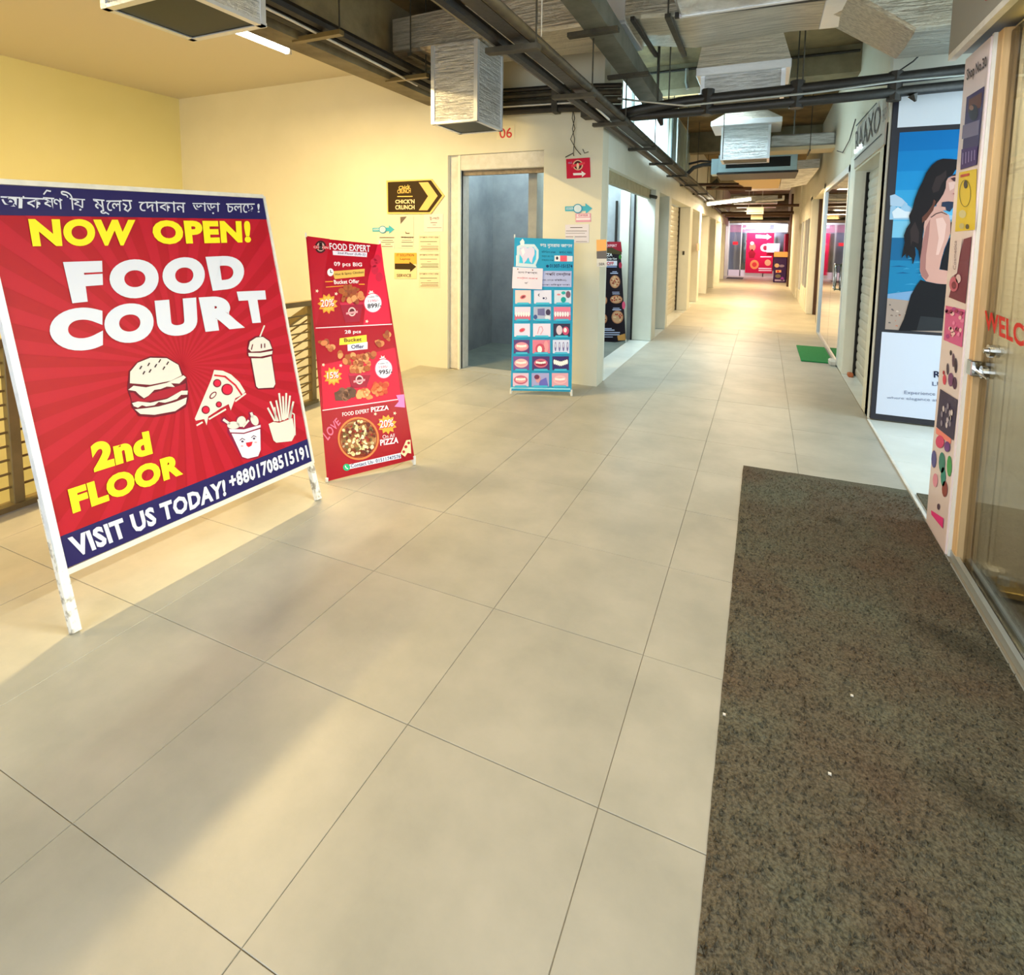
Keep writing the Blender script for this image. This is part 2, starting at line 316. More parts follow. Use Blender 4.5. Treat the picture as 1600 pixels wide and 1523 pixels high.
# left facade
wl = struct('wall_left')
bm = B(); box(bm, -1.66, XL, 5.70, 27.5, 2.25, 2.78); box(bm, -1.8, -1.66, 8.43, 27.5, 2.25, 2.62); obj('header', bm, M_facade, wl)
edges = [5.70] + [v for ab in OP for v in ab] + [27.5]
for k in range(0, len(edges) - 1, 2):
    boxo('pillar', -1.78, XL + (.012 if k else 0), edges[k], edges[k + 1], 0, 2.26 if k else 2.25, M_facade, wl, bevel=.006)
bm = B(); box(bm, -1.66, XL, 9.7, 27.5, 2.78, 3.7); box(bm, -1.66, XL, 5.70, 6.25, 2.78, 3.7); obj('upper_plaster', bm, M_facade, wl)
for k in range(5): boxo('cladding_panel', XL - .02, XL + .01, 9.72 + .5 * k, 10.19 + .5 * k, 2.82, 3.66, mat('pale_blue_panel', (176, 204, 214), .5), wl, bevel=.006)
wn = struct('window_1')
bm = B()
for y in (7.0, 7.9, 8.8, 9.66): box(bm, -1.6, -1.54, y, y + .05, 2.78, 3.7)
box(bm, -1.6, -1.54, 5.7, 9.7, 2.78, 2.83); box(bm, -1.6, -1.54, 5.7, 9.7, 3.64, 3.7); obj('window_frame', bm, M_white, wn)
for y in (6.25, 7.05, 7.95, 8.85): boxo('pane', -1.575, -1.569, y, y + (.75 if y < 7 else .81), 2.83, 3.64, M_milk, wn)
# side passage and right facade
boxo('wall_passage', 1.0, 3.6, 3.36, 3.5, 0, 3.7, M_facade, None, kind='structure')
wr = struct('wall_right')
bm = B(); box(bm, XR, 3.6, 5.52, 5.66, 0, 3.7); obj('plaster', bm, M_facade, wr)
bm = B(); box(bm, XR, 1.06, 5.67, 27.5, 2.75, 3.7); box(bm, XR + .002, 1.06, 5.66, 7.72, 2.3, 2.75); box(bm, XR, 1.06, 7.72, 17.3, 2.42, 2.75); obj('upper_plaster', bm, M_paint, wr)
for y0, y1, x0 in ((5.53, 5.84, XR), (7.32, 7.72, XR), (10.62, 10.9, XR), (13.37, 13.8, XR)): boxo('pillar', x0, 1.12, y0, y1, 0, 2.5, M_facade, wr, bevel=.006)
boxo('pillar', .84, 1.06, 17.3, 21.6, 0, 3.7, M_paint, wr); boxo('pillar', XR, 1.06, 15.6, 15.8, 0, 2.5, M_facade, wr)
boxo('post', .78, .9, 21.6, 21.95, 0, 3.2, M_dkbrown, wr, label='dark brown corner post')
# ------------------------------------------------------------------ shutters
def shutter(x, y0, y1, z1, label, n, side=1, parts=True, m=M_shut, z0=0.0, mg=None):
    t = thing('roller_shutter', label, 'shutter', (x, (y0 + y1) / 2, z0))
    h = (z1 - z0) / n; proto = None
    if parts:
        for k in range(n):
            if proto is None:
                bm = B(); P = [(0, 0), (.006, h * .2), (.008, h * .5), (.006, h * .8), (0, h * .94)]
                for (a, b), (c, d) in zip(P, P[1:]):
                    vs = [bm.verts.new(q) for q in ((x + side * a, y0 + .02, z0 + b), (x + side * a, y1 - .02, z0 + b), (x + side * c, y1 - .02, z0 + d), (x + side * c, y0 + .02, z0 + d))]
                    bm.faces.new(vs if side > 0 else vs[::-1])
                hexa(bm, [(x - side * .004, y0 + .02, z0), (x, y0 + .02, z0), (x, y1 - .02, z0), (x - side * .004, y1 - .02, z0), (x - side * .004, y0 + .02, z0 + h), (x, y0 + .02, z0 + h), (x, y1 - .02, z0 + h), (x - side * .004, y1 - .02, z0 + h)])
                proto = obj('slat', bm, m, t)
            else:
                o = proto.copy(); COL.objects.link(o); o.parent = t; o.location = (0, 0, h * k)
    else:
        bm = B()
        for k in range(n):
            for (a, b), (c, d) in (((0, 0), (.02, h * .5)), ((.02, h * .5), (0, h * .96))):
                bm.faces.new([bm.verts.new(q) for q in ((x + side * a, y0, z0 + k * h + b), (x + side * a, y1, z0 + k * h + b), (x + side * c, y1, z0 + k * h + d), (x + side * c, y0, z0 + k * h + d))])
        box(bm, x - side * .01 - .004, x - side * .01 + .004, y0, y1, z0, z1); o = obj('slat_curtain', bm, m, t); o['kind'] = 'stuff'
    for yy in (y0, y1 - .04): boxo('guide_rail', x - .03, x + .035, yy, yy + .04, z0, z1, mg or M_iron, t)
    return t
shutter(-1.74, 9.95, 12.67, 2.24, 'closed slatted roller shutter lit warm, nearest of the shut ones on the left side', 22)
shutter(-1.74, 8.76, 9.72, 2.24, 'narrow closed roller shutter between the first two left pillars', 20, parts=False)
for (a, b), s in zip(OP[3:], ('second wider closed roller shutter along the left side', 'third closed roller shutter along the left side', 'fourth closed roller shutter along the left side', 'fifth closed roller shutter along the left side', 'sixth closed roller shutter along the left side, nearly at the end', 'last closed roller shutter on the left before the end glass')):
    shutter(-1.74, a, b, 2.24, s, 20, parts=False)
shutter(1.02, 5.84, 7.32, 2.28, 'pale roller shutter recessed under the shop sign on the right', 24, side=-1, mg=M_dark)
# raised shutter box in opening 1 + bracket
t = thing('raised_shutter', 'rolled up shutter rail across the open first doorway on the left', 'shutter', (-1.6, 7, 2.1))
boxo('bottom_rail', -1.62, -1.56, 5.76, 8.42, 2.12, 2.26, mat('dirty_rail', (150, 146, 118), .6, c2=(170, 164, 134), scale=9), t); o = obj('end_pin', tube(B(), [(-1.59, 8.3, 2.16), (-1.48, 8.42, 2.14)], .025), M_iron, t)
boxo('guide_rail', -1.795, -1.775, 8.39, 8.428, 0, 2.2, M_dark, t); boxo('guide_rail', -2.0, -1.86, 8.395, 8.43, 0, 2.25, M_facade, t)
t = thing('wall_conduit', 'black conduit pipe with grey switch box on the cement wall inside', 'conduit', (-2.05, 8.4, 1.2))
obj('pipe', tube(B(), [(-2.06, 8.4, 2.1), (-2.06, 8.4, 1.35), (-2.08, 8.4, 1.28), (-2.2, 8.4, 1.27)], .018), M_black, t); boxo('switch_box', -2.32, -2.17, 8.36, 8.43, 1.3, 1.5, M_offw, t, bevel=.008)
#================================================================== NEAR RIGHT SHOP FRONT
sf = struct('window_2')
boxo('aluminium_sill', .885, .905, -2.5, 3.24, 0, .035, M_alu, sf); boxo('aluminium_sill', .94, .958, -2.5, 3.24, 0, .035, M_alu, sf); boxo('track_gap', .905, .94, -2.5, 3.24, 0, .012, M_dark, sf)
boxo('jamb', .89, .96, 3.13, 3.20, 0.0, 2.42, M_wood, sf, bevel=.004, label='tan wooden jamb'); boxo('jamb_edge', .876, .89, 3.19, 3.215, 0, 2.42, M_white, sf)
boxo('jamb_inner', .93, .99, 3.05, 3.13, 0.02, 2.42, M_travert, sf)
boxo('pane', .918, .928, 1.9, 3.13, .02, 2.40, M_glass3, sf); boxo('pane', .918, .928, -2.5, 1.89, .02, 2.40, M_glass3, sf)
t = thing('door_lock', 'chrome round lock with keyhole above the latch on the shop glass', 'lock', (.9, 3.0, 1.03))
ro = obj('rosette', tube(B(), [(.918, 3.0, 1.035), (.90, 3.0, 1.035)], .028, 16), M_steel, t); obj('thumb_turn', tube(B(), [(.90, 3.0, 1.035), (.885, 3.0, 1.035)], [.015, .011], 12), M_steel, ro); boxo('clamp', .913, .935, 2.985, 3.04, 1.02, 1.05, M_steel, t)
t = thing('door_latch', 'chrome latch and lever clamped to the glass door edge', 'latch', (.9, 3.1, .93))
boxo('strike_plate', .875, .915, 3.10, 3.16, .90, .97, M_steel, t, bevel=.004); obj('rosette', tube(B(), [(.918, 3.05, .932), (.898, 3.05, .932)], .028, 16), M_steel, t)
obj('lever', tube(B(), [(.895, 3.12, .93), (.89, 2.94, .925)], [.009, .006]), M_steel, t)
t = thing('floor_hinge', 'brass patch hinge at the foot of the glass door', 'hinge', (1, 3, 0))
boxo('plate', .97, 1.06, 2.86, 2.98, 0.02, .05, mat('brass', (150, 120, 50), .35, metal=.6), t, bevel=.004); obj('pin', tube(B(), [(1.0, 2.92, .05), (1.0, 2.92, .08)], .02), M_alu, t); boxo('block', .96, 1.02, 3.0, 3.1, 0.02, .07, M_travert, t, bevel=.01)
boxo('door_closer_rail', .925, .95, 2.72, 2.78, 2.24, 2.44, M_alu, sf)
area('shop_fill', (.99, 1.6, 2.40), (.99, 1.6, 0), .05, 2.2, 230, (1, .94, .8)); isw = struct('wall_shop'); boxo('back_board', .98, 1.09, 3.03, 3.35, 0, 2.5, M_travert, isw); boxo('side_board', 1.095, 1.25, 3.05, 3.35, 0, 2.5, M_travert, isw); boxo('guide', 1.19, 1.225, 3.0, 3.04, 0, 2.5, M_iron, isw)  # unseen fill light added to brighten the view through the glass
boxo('floor_shop', .96, 2.6, -2.5, 3.36, -.006, .002, mat('shop_floor', (70, 62, 44), .8), None, kind='structure')
boxo('ceiling_shop', .96, 2.6, -2.5, 3.36, 2.52, 2.6, M_offw, None, kind='structure')
t = thing('inner_shutter', 'amber slatted shutter, reflected veil painted on its upper slats, standing behind the glass shop front', 'shutter', (1.22, 1.6, 0))
z = 0.0; k = 0
while z < 2.45:
    h = .155; mm = M_amber if z < .45 else M_amber_veil  # upper slats paler: floor reflection on the glass painted into their colour
    bm = B(); hexa(bm, [(1.215, .2, z), (1.235, .2, z), (1.235, 3.02, z), (1.215, 3.02, z), (1.203, .2, z + h - .008), (1.235, .2, z + h - .008), (1.235, 3.02, z + h - .008), (1.203, 3.02, z + h - .008)])
    obj('slat', bm, mm, t, label='amber slat without the painted reflection veil' if z < .45 else None); z += h
fa = thing('shop_fascia', 'grey box fascia hanging above the glass shop front, top right corner', 'fascia', (.9, 1.5, 2.42))
boxo('box', .80, .95, -2.4, 3.56, 2.44, 3.3, mat('grey_fascia', (142, 140, 132), .55), fa); boxo('soffit_trim', .80, .83, -2.4, 3.56, 2.41, 2.44, M_offw, fa)
tag(obj('red_tassel', tube(B(), [(.79, 3.0, 2.62), (.785, 3.005, 2.56), (.79, 3.01, 2.50)], [.008, .016, .004], 7), flat((170, 20, 34))), 'small red cloth tassel hanging on the grey fascia', 'tassel')
# ------------------------------------------------------------------ poster panel at the shop edge
pp_ = thing('poster_panel', 'narrow white panel of cosmetics pictures at the shop edge, headed Shop No.30', 'poster panel', (.88, 3.37, 0))
hexa_b = box(B(), .868, .9, 3.20, 3.545, 0.0, 2.41); obj('panel', hexa_b, mat('lilac_white_panel', (222, 208, 214), .35), pp_, bevel=.003)
s = Sheet((.868, 3.545, 0), (0, -1, 0), (0, 0, 1), pp_)
s.z = zm(1440, 60, 3.4625)
s.text('Shop No.30', [(250, 168), (358, 92), (360, 166), (250, 246)], (60, 58, 66), bold=.02)
def pq(a, b, c, d, col, l=1): s.poly([a, b, c, d], col, l)
pq((247, 318), (343, 258), (303, 682), (216, 710), (66, 54, 104))
pq((262, 330), (332, 290), (326, 372), (256, 400), (104, 66, 60), 2); s.disc(287, 400, 26, 44, (46, 44, 64), 3); s.disc(278, 375, 12, 14, (150, 118, 110), 4)
pq((228, 470), (318, 440), (312, 520), (222, 545), (124, 116, 152), 2); pq((222, 600), (310, 580), (303, 682), (216, 710), (64, 34, 110), 3)
for k in range(5): s.line([(232 + k * 16, 620 - k * 4), (230 + k * 16, 680 - k * 6)], 5, (140, 120, 180), 4)
pq((206, 725), (302, 705), (292, 1035), (184, 1045), (222, 196, 44)); pq((215, 738), (264, 728), (262, 742), (214, 753), (190, 60, 30), 2)
for i in range(28):
    a = 2 * math.pi * i / 28; b = 2 * math.pi * (i + 1) / 28; s.line([(240 + 30 * math.cos(a), 838 + 72 * math.sin(a)), (240 + 30 * math.cos(b), 838 + 72 * math.sin(b))], 3, (120, 110, 40), 2)
s.disc(244, 790, 10, 22, (60, 50, 40), 3); s.disc(222, 1015, 14, 16, (190, 180, 120), 2); s.disc(252, 1018, 10, 14, (90, 80, 60), 2); s.disc(226, 950, 20, 22, (206, 200, 150), 2)
pq((232, 1085), (274, 1072), (240, 1435), (150, 1400), (112, 42, 66)); s.poly([(180, 1100), (226, 1082), (196, 1270), (168, 1290), (160, 1300)], (222, 208, 214), 2)
s.disc(180, 1330, 24, 40, (190, 96, 120), 3); s.disc(182, 1335, 12, 20, (120, 40, 60), 4); s.disc(205, 1300, 14, 24, (214, 186, 196), 3); s.text('Cosmetics', [(176, 1250), (180, 1095), (196, 1095), (192, 1252)], (140, 120, 130), 3)
s.z = zm(1440, 480, 3.626)
pq((140, -10), (250, 15), (232, 228), (128, 185), (206, 92, 150))
for i in range(22): s.disc(145 + random.random() * 90, 10 + random.random() * 170, 7 + 6 * random.random(), 12, random.choice([(170, 60, 140), (226, 130, 180), (150, 50, 90), (236, 190, 200)]), 2 + i % 3, 8)
for cx, cy, rx, ry, c in ((168, 258, 6, 16, (60, 50, 60)), (182, 300, 7, 40, (90, 66, 90)), (196, 330, 8, 44, (60, 44, 60)), (150, 350, 7, 34, (80, 70, 90)), (132, 410, 10, 30, (216, 70, 96)), (168, 410, 16, 40, (120, 70, 120)), (190, 430, 12, 36, (80, 50, 80)), (128, 370, 6, 12, (170, 40, 60))): s.disc(cx, cy, rx, ry, c, 1, 10)
pq((108, 462), (208, 525), (184, 755), (86, 678), (62, 52, 84))
for i in range(12): s.disc(112 + random.random() * 70, 540 + random.random() * 140, 6, 18, random.choice([(190, 184, 206), (140, 134, 160), (214, 208, 220)]), 2 + i % 3, 8)
pq((85, 680), (170, 745), (168, 775), (84, 715), (240, 140, 130)); s.disc(108, 762, 24, 36, (214, 70, 120), 2); s.disc(150, 790, 16, 30, (110, 60, 140), 3)
for cx, cy, rx, ry, c in ((72, 860, 14, 50, (90, 90, 160)), (118, 880, 18, 60, (60, 130, 120)), (125, 960, 14, 56, (50, 140, 130)), (160, 900, 14, 60, (70, 160, 90)), (134, 1030, 16, 46, (140, 66, 60)), (80, 980, 14, 40, (224, 150, 180)), (98, 1130, 8, 18, (90, 70, 90))): s.disc(cx, cy, rx, ry, c, 1, 12)
s.poly([(58, 1150), (128, 1195), (124, 1254), (100, 1225), (60, 1175)], (226, 60, 140), 2)
s.flush()
# WELCOME on the glass
wg = thing('glass_lettering', 'red word WELCOME stuck on the shop glass', 'lettering', (.917, 2.7, 1.2))
s = Sheet((.9165, 3.05, 1.1), (0, -1, 0), (0, 0, 1), wg)
s.text('WELCOME', [(1539, 484), (1665, 531), (1665, 574), (1539, 514)], (196, 40, 34), 0, bold=.03); s.flush()
#================================================================== big perfume poster on the passage wall
bp_ = thing('light_box_poster', 'tall black framed poster of dark haired woman by the sea', 'poster', (1.6, 5.5, 0))
boxo('backing', .893, 2.5, 5.485, 5.52, 0.01, 2.74, mat('black_frame', (34, 32, 44), .35), bp_, bevel=.004)
s = Sheet((.893, 5.485, 0), (1, 0, 0), (0, 0, 1), bp_)
X0, X1 = .06, 1.55
s.polyw([(X0 - .02, 2.43), (X1, 2.43), (X1, 2.68), (X0 - .02, 2.68)], (214, 222, 236), 0)
s.polyw([(X0 - .02, .06), (X1, .06), (X1, .76), (X0 - .02, .76)], (206, 214, 236), 0)
bands = [(2.39, (0, 112, 186)), (2.24, (8, 126, 198)), (2.08, (24, 140, 208)), (1.93, (50, 156, 216)), (1.8, (88, 174, 222)), (1.68, (120, 188, 226))]
for k, (zt, c) in enumerate(bands):
    zb = bands[k + 1][0] if k < 5 else 1.535
    s.polyw([(X0, zb), (X1, zb), (X1, zt), (X0, zt)], c, 0)
s.polyw([(X0, 1.20), (X1, 1.20), (X1, 1.545), (X0, 1.545)], (20, 98, 150), 1); s.polyw([(X0, 1.06), (X1, 1.06), (X1, 1.36), (X0, 1.36)], (24, 124, 176), 1.5)
for i in range(60):
    a = X0 + random.random() * (X1 - X0 - .12); b = 1.08 + random.random() * .42; w = .03 + random.random() * .09
    s.polyw([(a, b), (a + w, b + .004), (a + w * .5, b + .012)], random.choice([(60, 150, 196), (16, 84, 136), (90, 180, 214)]), 2 + (i % 5) * .1)
s.polyw([(X0, .98), (X1, .98), (X1, 1.1), (X0 + .2, 1.12), (X0, 1.08)], (120, 160, 206), 2.7)
s.polyw([(X0, .785), (X1, .785), (X1, 1.0), (X0 + .3, 1.02), (X0, 1.045)], (166, 148, 140), 3.1)
for i in range(150):
    a = X0 + .01 + random.random() * (X1 - X0 - .03); b = .79 + random.random() * .2; w = .006 + random.random() * .014
    s.polyw([(a, b), (a + w, b - .002), (a + w, b + .006), (a + w * .3, b + .01)], random.choice([(206, 188, 176), (118, 100, 96), (190, 120, 96), (90, 84, 90)]), 3.4 + (i % 5) * .1)
s.z = zm(1320, 60, 4.479)
s.poly([(312, 1265), (318, 1175), (345, 1170), (380, 1200), (420, 1150), (470, 1190), (500, 1230), (800, 1240), (800, 1268), (312, 1268)], (150, 190, 226), 2)
s.poly([(316, 1100), (350, 1090), (400, 1120), (440, 1160), (400, 1180), (318, 1170)], (170, 196, 226), .6)
s.poly([(330, 1215), (370, 1180), (420, 1210), (470, 1215), (450, 1255), (340, 1258)], (214, 224, 240), 3)
SK = (206, 156, 146); SKD = (164, 112, 108); SKL = (226, 184, 176); HR = (26, 19, 24); HR2 = (52, 40, 42)
s.z = zm(1360, 190, 4.6125)
s.poly([(545, 415), (600, 385), (700, 330), (780, 330), (790, 470), (775, 500), (790, 530), (770, 560), (770, 600), (700, 600), (620, 575), (575, 590), (548, 610), (545, 640), (470, 640), (480, 560)], SK, 4)
s.poly([(380, 690), (440, 625), (480, 605), (530, 650), (565, 672), (576, 720), (576, 800), (555, 860), (530, 920), (508, 1000), (495, 1065), (570, 1075), (780, 1085), (780, 1180), (560, 1175), (470, 1165), (400, 1150), (368, 1115), (355, 1070), (358, 980), (372, 880), (385, 790)], SK, 4.3)
s.poly([(400, 760), (430, 700), (420, 820), (400, 960), (396, 1060), (420, 1110), (400, 1140), (368, 1112), (356, 1060), (360, 970), (376, 870)], SKD, 4.6); s.poly([(470, 700), (520, 690), (545, 740), (530, 850), (490, 960), (470, 960), (490, 840)], SKL, 4.6)
s.poly([(560, 440), (610, 430), (600, 480), (570, 500)], SKL, 4.6)
s.poly([(576, 730), (600, 700), (780, 700), (780, 1085), (570, 1078), (498, 1062), (512, 1000), (540, 910), (575, 830)], (20, 16, 26), 5)
s.poly([(360, 1140), (400, 1152), (480, 1168), (780, 1182), (780, 1506), (200, 1506), (240, 1420), (290, 1250), (330, 1180)], (21, 19, 26), 5.2)
s.poly([(360, 1400), (560, 1420), (780, 1440), (780, 1506), (330, 1506)], (44, 46, 52), 5.5)
s.poly([(520, 268), (580, 270), (640, 276), (720, 300), (720, 330), (640, 330), (610, 350), (590, 385), (560, 402), (545, 430), (540, 480), (525, 520), (500, 560), (470, 600), (430, 640), (400, 680), (385, 740), (375, 820), (370, 900), (355, 1000), (345, 930), (320, 900), (325, 960), (305, 1028), (298, 985), (270, 960), (262, 990), (250, 950), (222, 985), (232, 940), (245, 870), (240, 820), (258, 770), (285, 730), (276, 680), (300, 630), (318, 560), (345, 490), (375, 430), (400, 370), (440, 315), (480, 282)], HR, 6)
s.poly([(515, 580), (560, 575), (610, 580), (600, 610), (570, 650), (545, 640), (540, 615), (510, 612)], (40, 50, 76), 5.7); s.poly([(440, 480), (470, 400), (510, 380), (545, 350), (545, 400), (510, 450), (490, 500), (450, 515)], HR2, 6.4)
s.poly([(370, 690), (410, 650), (445, 600), (455, 560), (470, 575), (450, 640), (400, 710), (370, 730)], (96, 56, 46), 6.4); s.poly([(285, 780), (320, 720), (350, 800), (345, 880), (300, 860), (290, 900)], HR2, 6.4)
s.poly([(575, 410), (600, 402), (628, 404), (626, 432), (600, 432)], (70, 40, 50), 6.4); s.poly([(575, 395), (600, 382), (640, 378), (640, 386), (600, 392)], (46, 30, 34), 6.7); s.poly([(590, 518), (640, 512), (640, 530), (605, 528)], (156, 70, 80), 6.4)
s.line([(436, 690), (470, 665), (510, 652), (550, 670)], 5, (24, 18, 24), 6.7); s.line([(250, 950), (226, 975)], 5, HR, 6.4); s.line([(310, 980), (302, 1020)], 5, HR, 6.4)
s.z = zm(1320, 380, 4.479)
s.text('RAAXO', [(622, 893), (900, 897), (900, 945), (622, 940)], (20, 22, 60), bold=.02)
s.text('LUXURY', [(612, 968), (880, 974), (880, 1004), (612, 996)], (60, 70, 110))
s.text('Experience the essence of', [(416, 1030), (950, 1056), (950, 1092), (416, 1060)], (110, 120, 150))
s.text('where elegance and aroma meet', [(292, 1070), (950, 1098), (950, 1134), (292, 1090)], (110, 120, 150))
s.flush()
# shop name board RAAXO over the recessed shutter
sg = thing('shop_name_board', 'grey white shop name board with thin grey capitals above the recessed shutter', 'sign', (.88, 6.4, 2.35))
boxo('board', .866, .882, 5.60, 7.30, 2.32, 2.76, mat('pale_sign_board', (196, 194, 188), .4), sg, bevel=.003); 
s = Sheet((.866, 7.3, 2.32), (0, -1, 0), (0, 0, 1), sg)
s.z = zm(1320, 60, 4.479)
s.text('RAAXO', [(78, 655), (256, 455), (246, 640), (78, 810)], (90, 84, 84), bold=.0)
s.line([(82, 612), (225, 452)], 7, (40, 40, 44)); s.line([(70, 850), (260, 670)], 7, (40, 40, 44)); s.text('SHOP', [(268, 500), (300, 470), (300, 560), (268, 590)], (120, 116, 116))
s.flush()
t = thing('led_spot_strip', 'row of three small cool lit spots under the shop name board', 'spotlight', (.85, 7.1, 2.52))
for k in range(3): o = obj('spot', tube(B(), [(.862, 7.22 - .18 * k, 2.50), (.850, 7.22 - .18 * k, 2.50)], .02, 10), M_bulb, t)
boxo('paint_patch', .982, .989, 5.86, 5.93, 1.1, 1.62, mat('peach_patch', (226, 178, 146), .6), None); o = bpy.data.objects['paint_patch']; tag(o, 'peach coloured bare patch strip beside the recessed shutter guide', 'patch')
boxo('broken_tile_piece', .93, .985, 7.17, 7.26, 0.0, .045, mat('terracotta', (176, 100, 60), .8), None, bevel=.01); tag(bpy.data.objects['broken_tile_piece'], 'broken terracotta lump at the foot of the white pillar by the recessed shutter', 'rubble')
#================================================================== right glass shop front (middle)
gf = struct('window_3')
boxo('frame', .87, .93, 7.72, 10.62, 2.34, 2.42, M_white, gf); boxo('frame', .87, .93, 10.56, 10.62, 0, 2.42, M_alu, gf); boxo('frame', .87, .93, 7.72, 7.77, 0, 2.42, M_white, gf); boxo('sill', .87, .93, 7.72, 10.62, 0, .02, M_alu, gf)
boxo('pane', .895, .903, 7.77, 9.1, .02, 2.34, M_glass2, gf); boxo('pane', .895, .903, 9.11, 10.56, .02, 2.34, M_glass2, gf)
bm = B(); box(bm, .92, 2.6, 7.4, 7.5, 0, 2.6); box(bm, 2.5, 2.6, 7.4, 12, 0, 2.6); box(bm, .96, 2.6, 11.9, 12, 0, 2.6); box(bm, .96, 2.6, 7.4, 12, 2.5, 2.6); obj('wall_shop_middle', bm, M_conc, None, kind='structure')
dh = thing('pull_handle', 'chrome loop pull handle on the middle glass door', 'handle', (.88, 8.35, 1.06))
pts = []
for k in range(25):
    a = 2 * math.pi * k / 24; pts.append((.86, 8.36 + .10 * math.cos(a) * 1.0, 1.06 + (.17 if abs(math.sin(a)) > .01 else .17) * math.copysign(abs(math.sin(a)) ** .7, math.sin(a))))
obj('loop', tube(B(), pts, .011, 8, cap=False), M_steel, dh, smooth=True); obj('stud', tube(B(), [(.895, 8.36, 1.22), (.86, 8.36, 1.22)], .01), M_steel, dh); obj('stud', tube(B(), [(.895, 8.36, .9), (.86, 8.36, .9)], .01), M_steel, dh)
gm = boxo('door_mat', .50, .86, 7.88, 9.06, .001, .014, M_green, None, bevel=.002); tag(gm, 'small bright green turf mat before the middle glass door', 'mat')
o = boxo('stone_block', .80, .88, 7.74, 7.92, 0, .07, M_offw, None, bevel=.015); tag(o, 'chipped white stone block holding the green mat corner', 'block')
# further right fronts: recessed opening and panelled frontage
boxo('wall_recess', 1.06, 1.12, 10.9, 13.4, 0, 2.5, M_paint, None, kind='structure'); boxo('door_jamb', 1.0, 1.06, 13.3, 13.37, 0, 2.42, M_dkbrown, wr, label='dark brown door edge'); 
pf = struct('window_4')
boxo('frame', .875, .93, 13.8, 15.6, 2.05, 2.45, M_paint, pf); boxo('frame', .875, .93, 13.8, 15.6, 0, .5, M_paint, pf); boxo('pane', .9, .906, 13.8, 15.6, .5, 2.05, M_glass, pf)
boxo('frame', .875, .93, 15.8, 17.3, 2.05, 2.45, M_paint, pf); boxo('frame', .875, .93, 15.8, 17.3, 0, .3, M_paint, pf); boxo('pane', .9, .906, 15.8, 17.3, .3, 2.05, M_glass, pf)
for y in (14.35, 14.95, 16.5): boxo('mullion', .87, .93, y, y + .06, .1, 2.2, M_white, pf)
boxo('backing', 1.0, 1.05, 13.8, 17.3, 0, 2.5, mat('pinkish_board', (206, 160, 130), .6), pf)
#================================================================== corridor end
en = struct('wall_end')
bm = B(); box(bm, -1.7, 1.06, 27.9, 28.0, 2.35, 3.7); box(bm, .9, 1.06, 21.9, 27.9, 0, 3.7); obj('header', bm, M_slab, en)
ew = struct('window_5')
boxo('frame', XL, .9, 27.52, 27.6, 2.32, 2.4, M_alu, ew); boxo('base_strip', XL, .9, 27.5, 27.6, 0, .28, mat('white_skirting', (226, 222, 236), .4), ew)
for x in (-1.5, -.98, -.02): boxo('mullion', x, x + .04, 27.5, 27.56, 0, 2.4, M_alu, ew)
for x in (-1.46, -.94, .02): boxo('pane', x, x + (.48 if x < -1 else .88), 27.53, 27.54, .28, 2.32, M_glass, ew)
boxo('shop_interior_panel', XL, -.66, 27.9, 27.95, 0, 2.0, mat('mauve_grey_panel', (150, 144, 176), .6), ew); boxo('shop_interior_band', XL, -.4, 27.88, 27.95, 2.0, 2.4, mat('pink_band', (226, 150, 186), .6), ew)
boxo('shop_interior_wall', -.4, .9, 27.9, 27.95, 0, 2.4, mat('lilac_wall', (206, 206, 240), .6), ew); boxo('dark_door', -.98, -.72, 27.86, 27.9, .28, 1.95, mat('slate_door', (70, 68, 92), .5), ew)
rd = boxo('red_oval_sticker', -1.32, -1.1, 27.5, 27.51, 1.42, 1.56, flat((214, 40, 50)), None); tag(rd, 'small red sticker on the left glass panel at the corridor end', 'sticker')
ep = thing('end_poster', 'big red food poster with white arrow at the corridor end', 'poster', (-.16, 27.45, .1))
boxo('sheet', -.74, .38, 27.44, 27.47, .16, 1.97, flat((206, 20, 70)), ep)
s = Sheet((-.74, 27.44, .16), (1, 0, 0), (0, 0, 1), ep); s.z = zm(1100, 250, 6.922)
s.poly([(560, 808), (680, 812), (680, 798), (730, 832), (680, 862), (680, 848), (560, 844)], (250, 244, 248)); s.disc(525, 940, 34, 40, (240, 120, 90)); s.disc(520, 900, 20, 18, (250, 240, 240), 2)
s.disc(545, 1130, 48, 50, (250, 150, 90)); s.disc(545, 1130, 26, 26, (214, 60, 60), 2); s.disc(660, 950, 50, 42, (236, 220, 226)); s.disc(662, 950, 24, 26, (150, 40, 60), 2)
s.poly([(480, 1000), (520, 960), (560, 1010), (540, 1060), (490, 1060)], (150, 20, 40)); s.disc(690, 1110, 34, 34, (236, 180, 130)); s.poly([(610, 1040), (730, 1040), (730, 1052), (610, 1052)], (250, 230, 236)); s.poly([(590, 1165), (730, 1168), (730, 1180), (590, 1178)], (250, 230, 236)); s.poly([(590, 1188), (730, 1190), (730, 1200), (590, 1200)], (250, 230, 236))
s.flush()
lb = thing('lit_sign_box', 'glowing white sign box hanging at the corridor end, right', 'sign', (.6, 27, 2.0)); boxo('case', .36, .9, 26.95, 27.05, 1.98, 2.34, M_white, lb); boxo('lit_face', .38, .88, 26.93, 26.95, 2.0, 2.32, M_panel, lb)
rb = boxo('red_drape', .78, .88, 25.5, 27.3, .1, 1.9, flat((170, 16, 60)), None); tag(rb, 'dark red hanging strip behind the crate stand at the far right', 'drape')
wcl = boxo('white_cloth', .1, .62, 27.35, 27.4, 1.1, 1.5, flat((236, 226, 244)), None); tag(wcl, 'white board hung beside the end poster', 'board')
cs = thing('display_crate', 'purple display stand with food pictures and orange top, far end right', 'display stand', (.6, 24, 0))
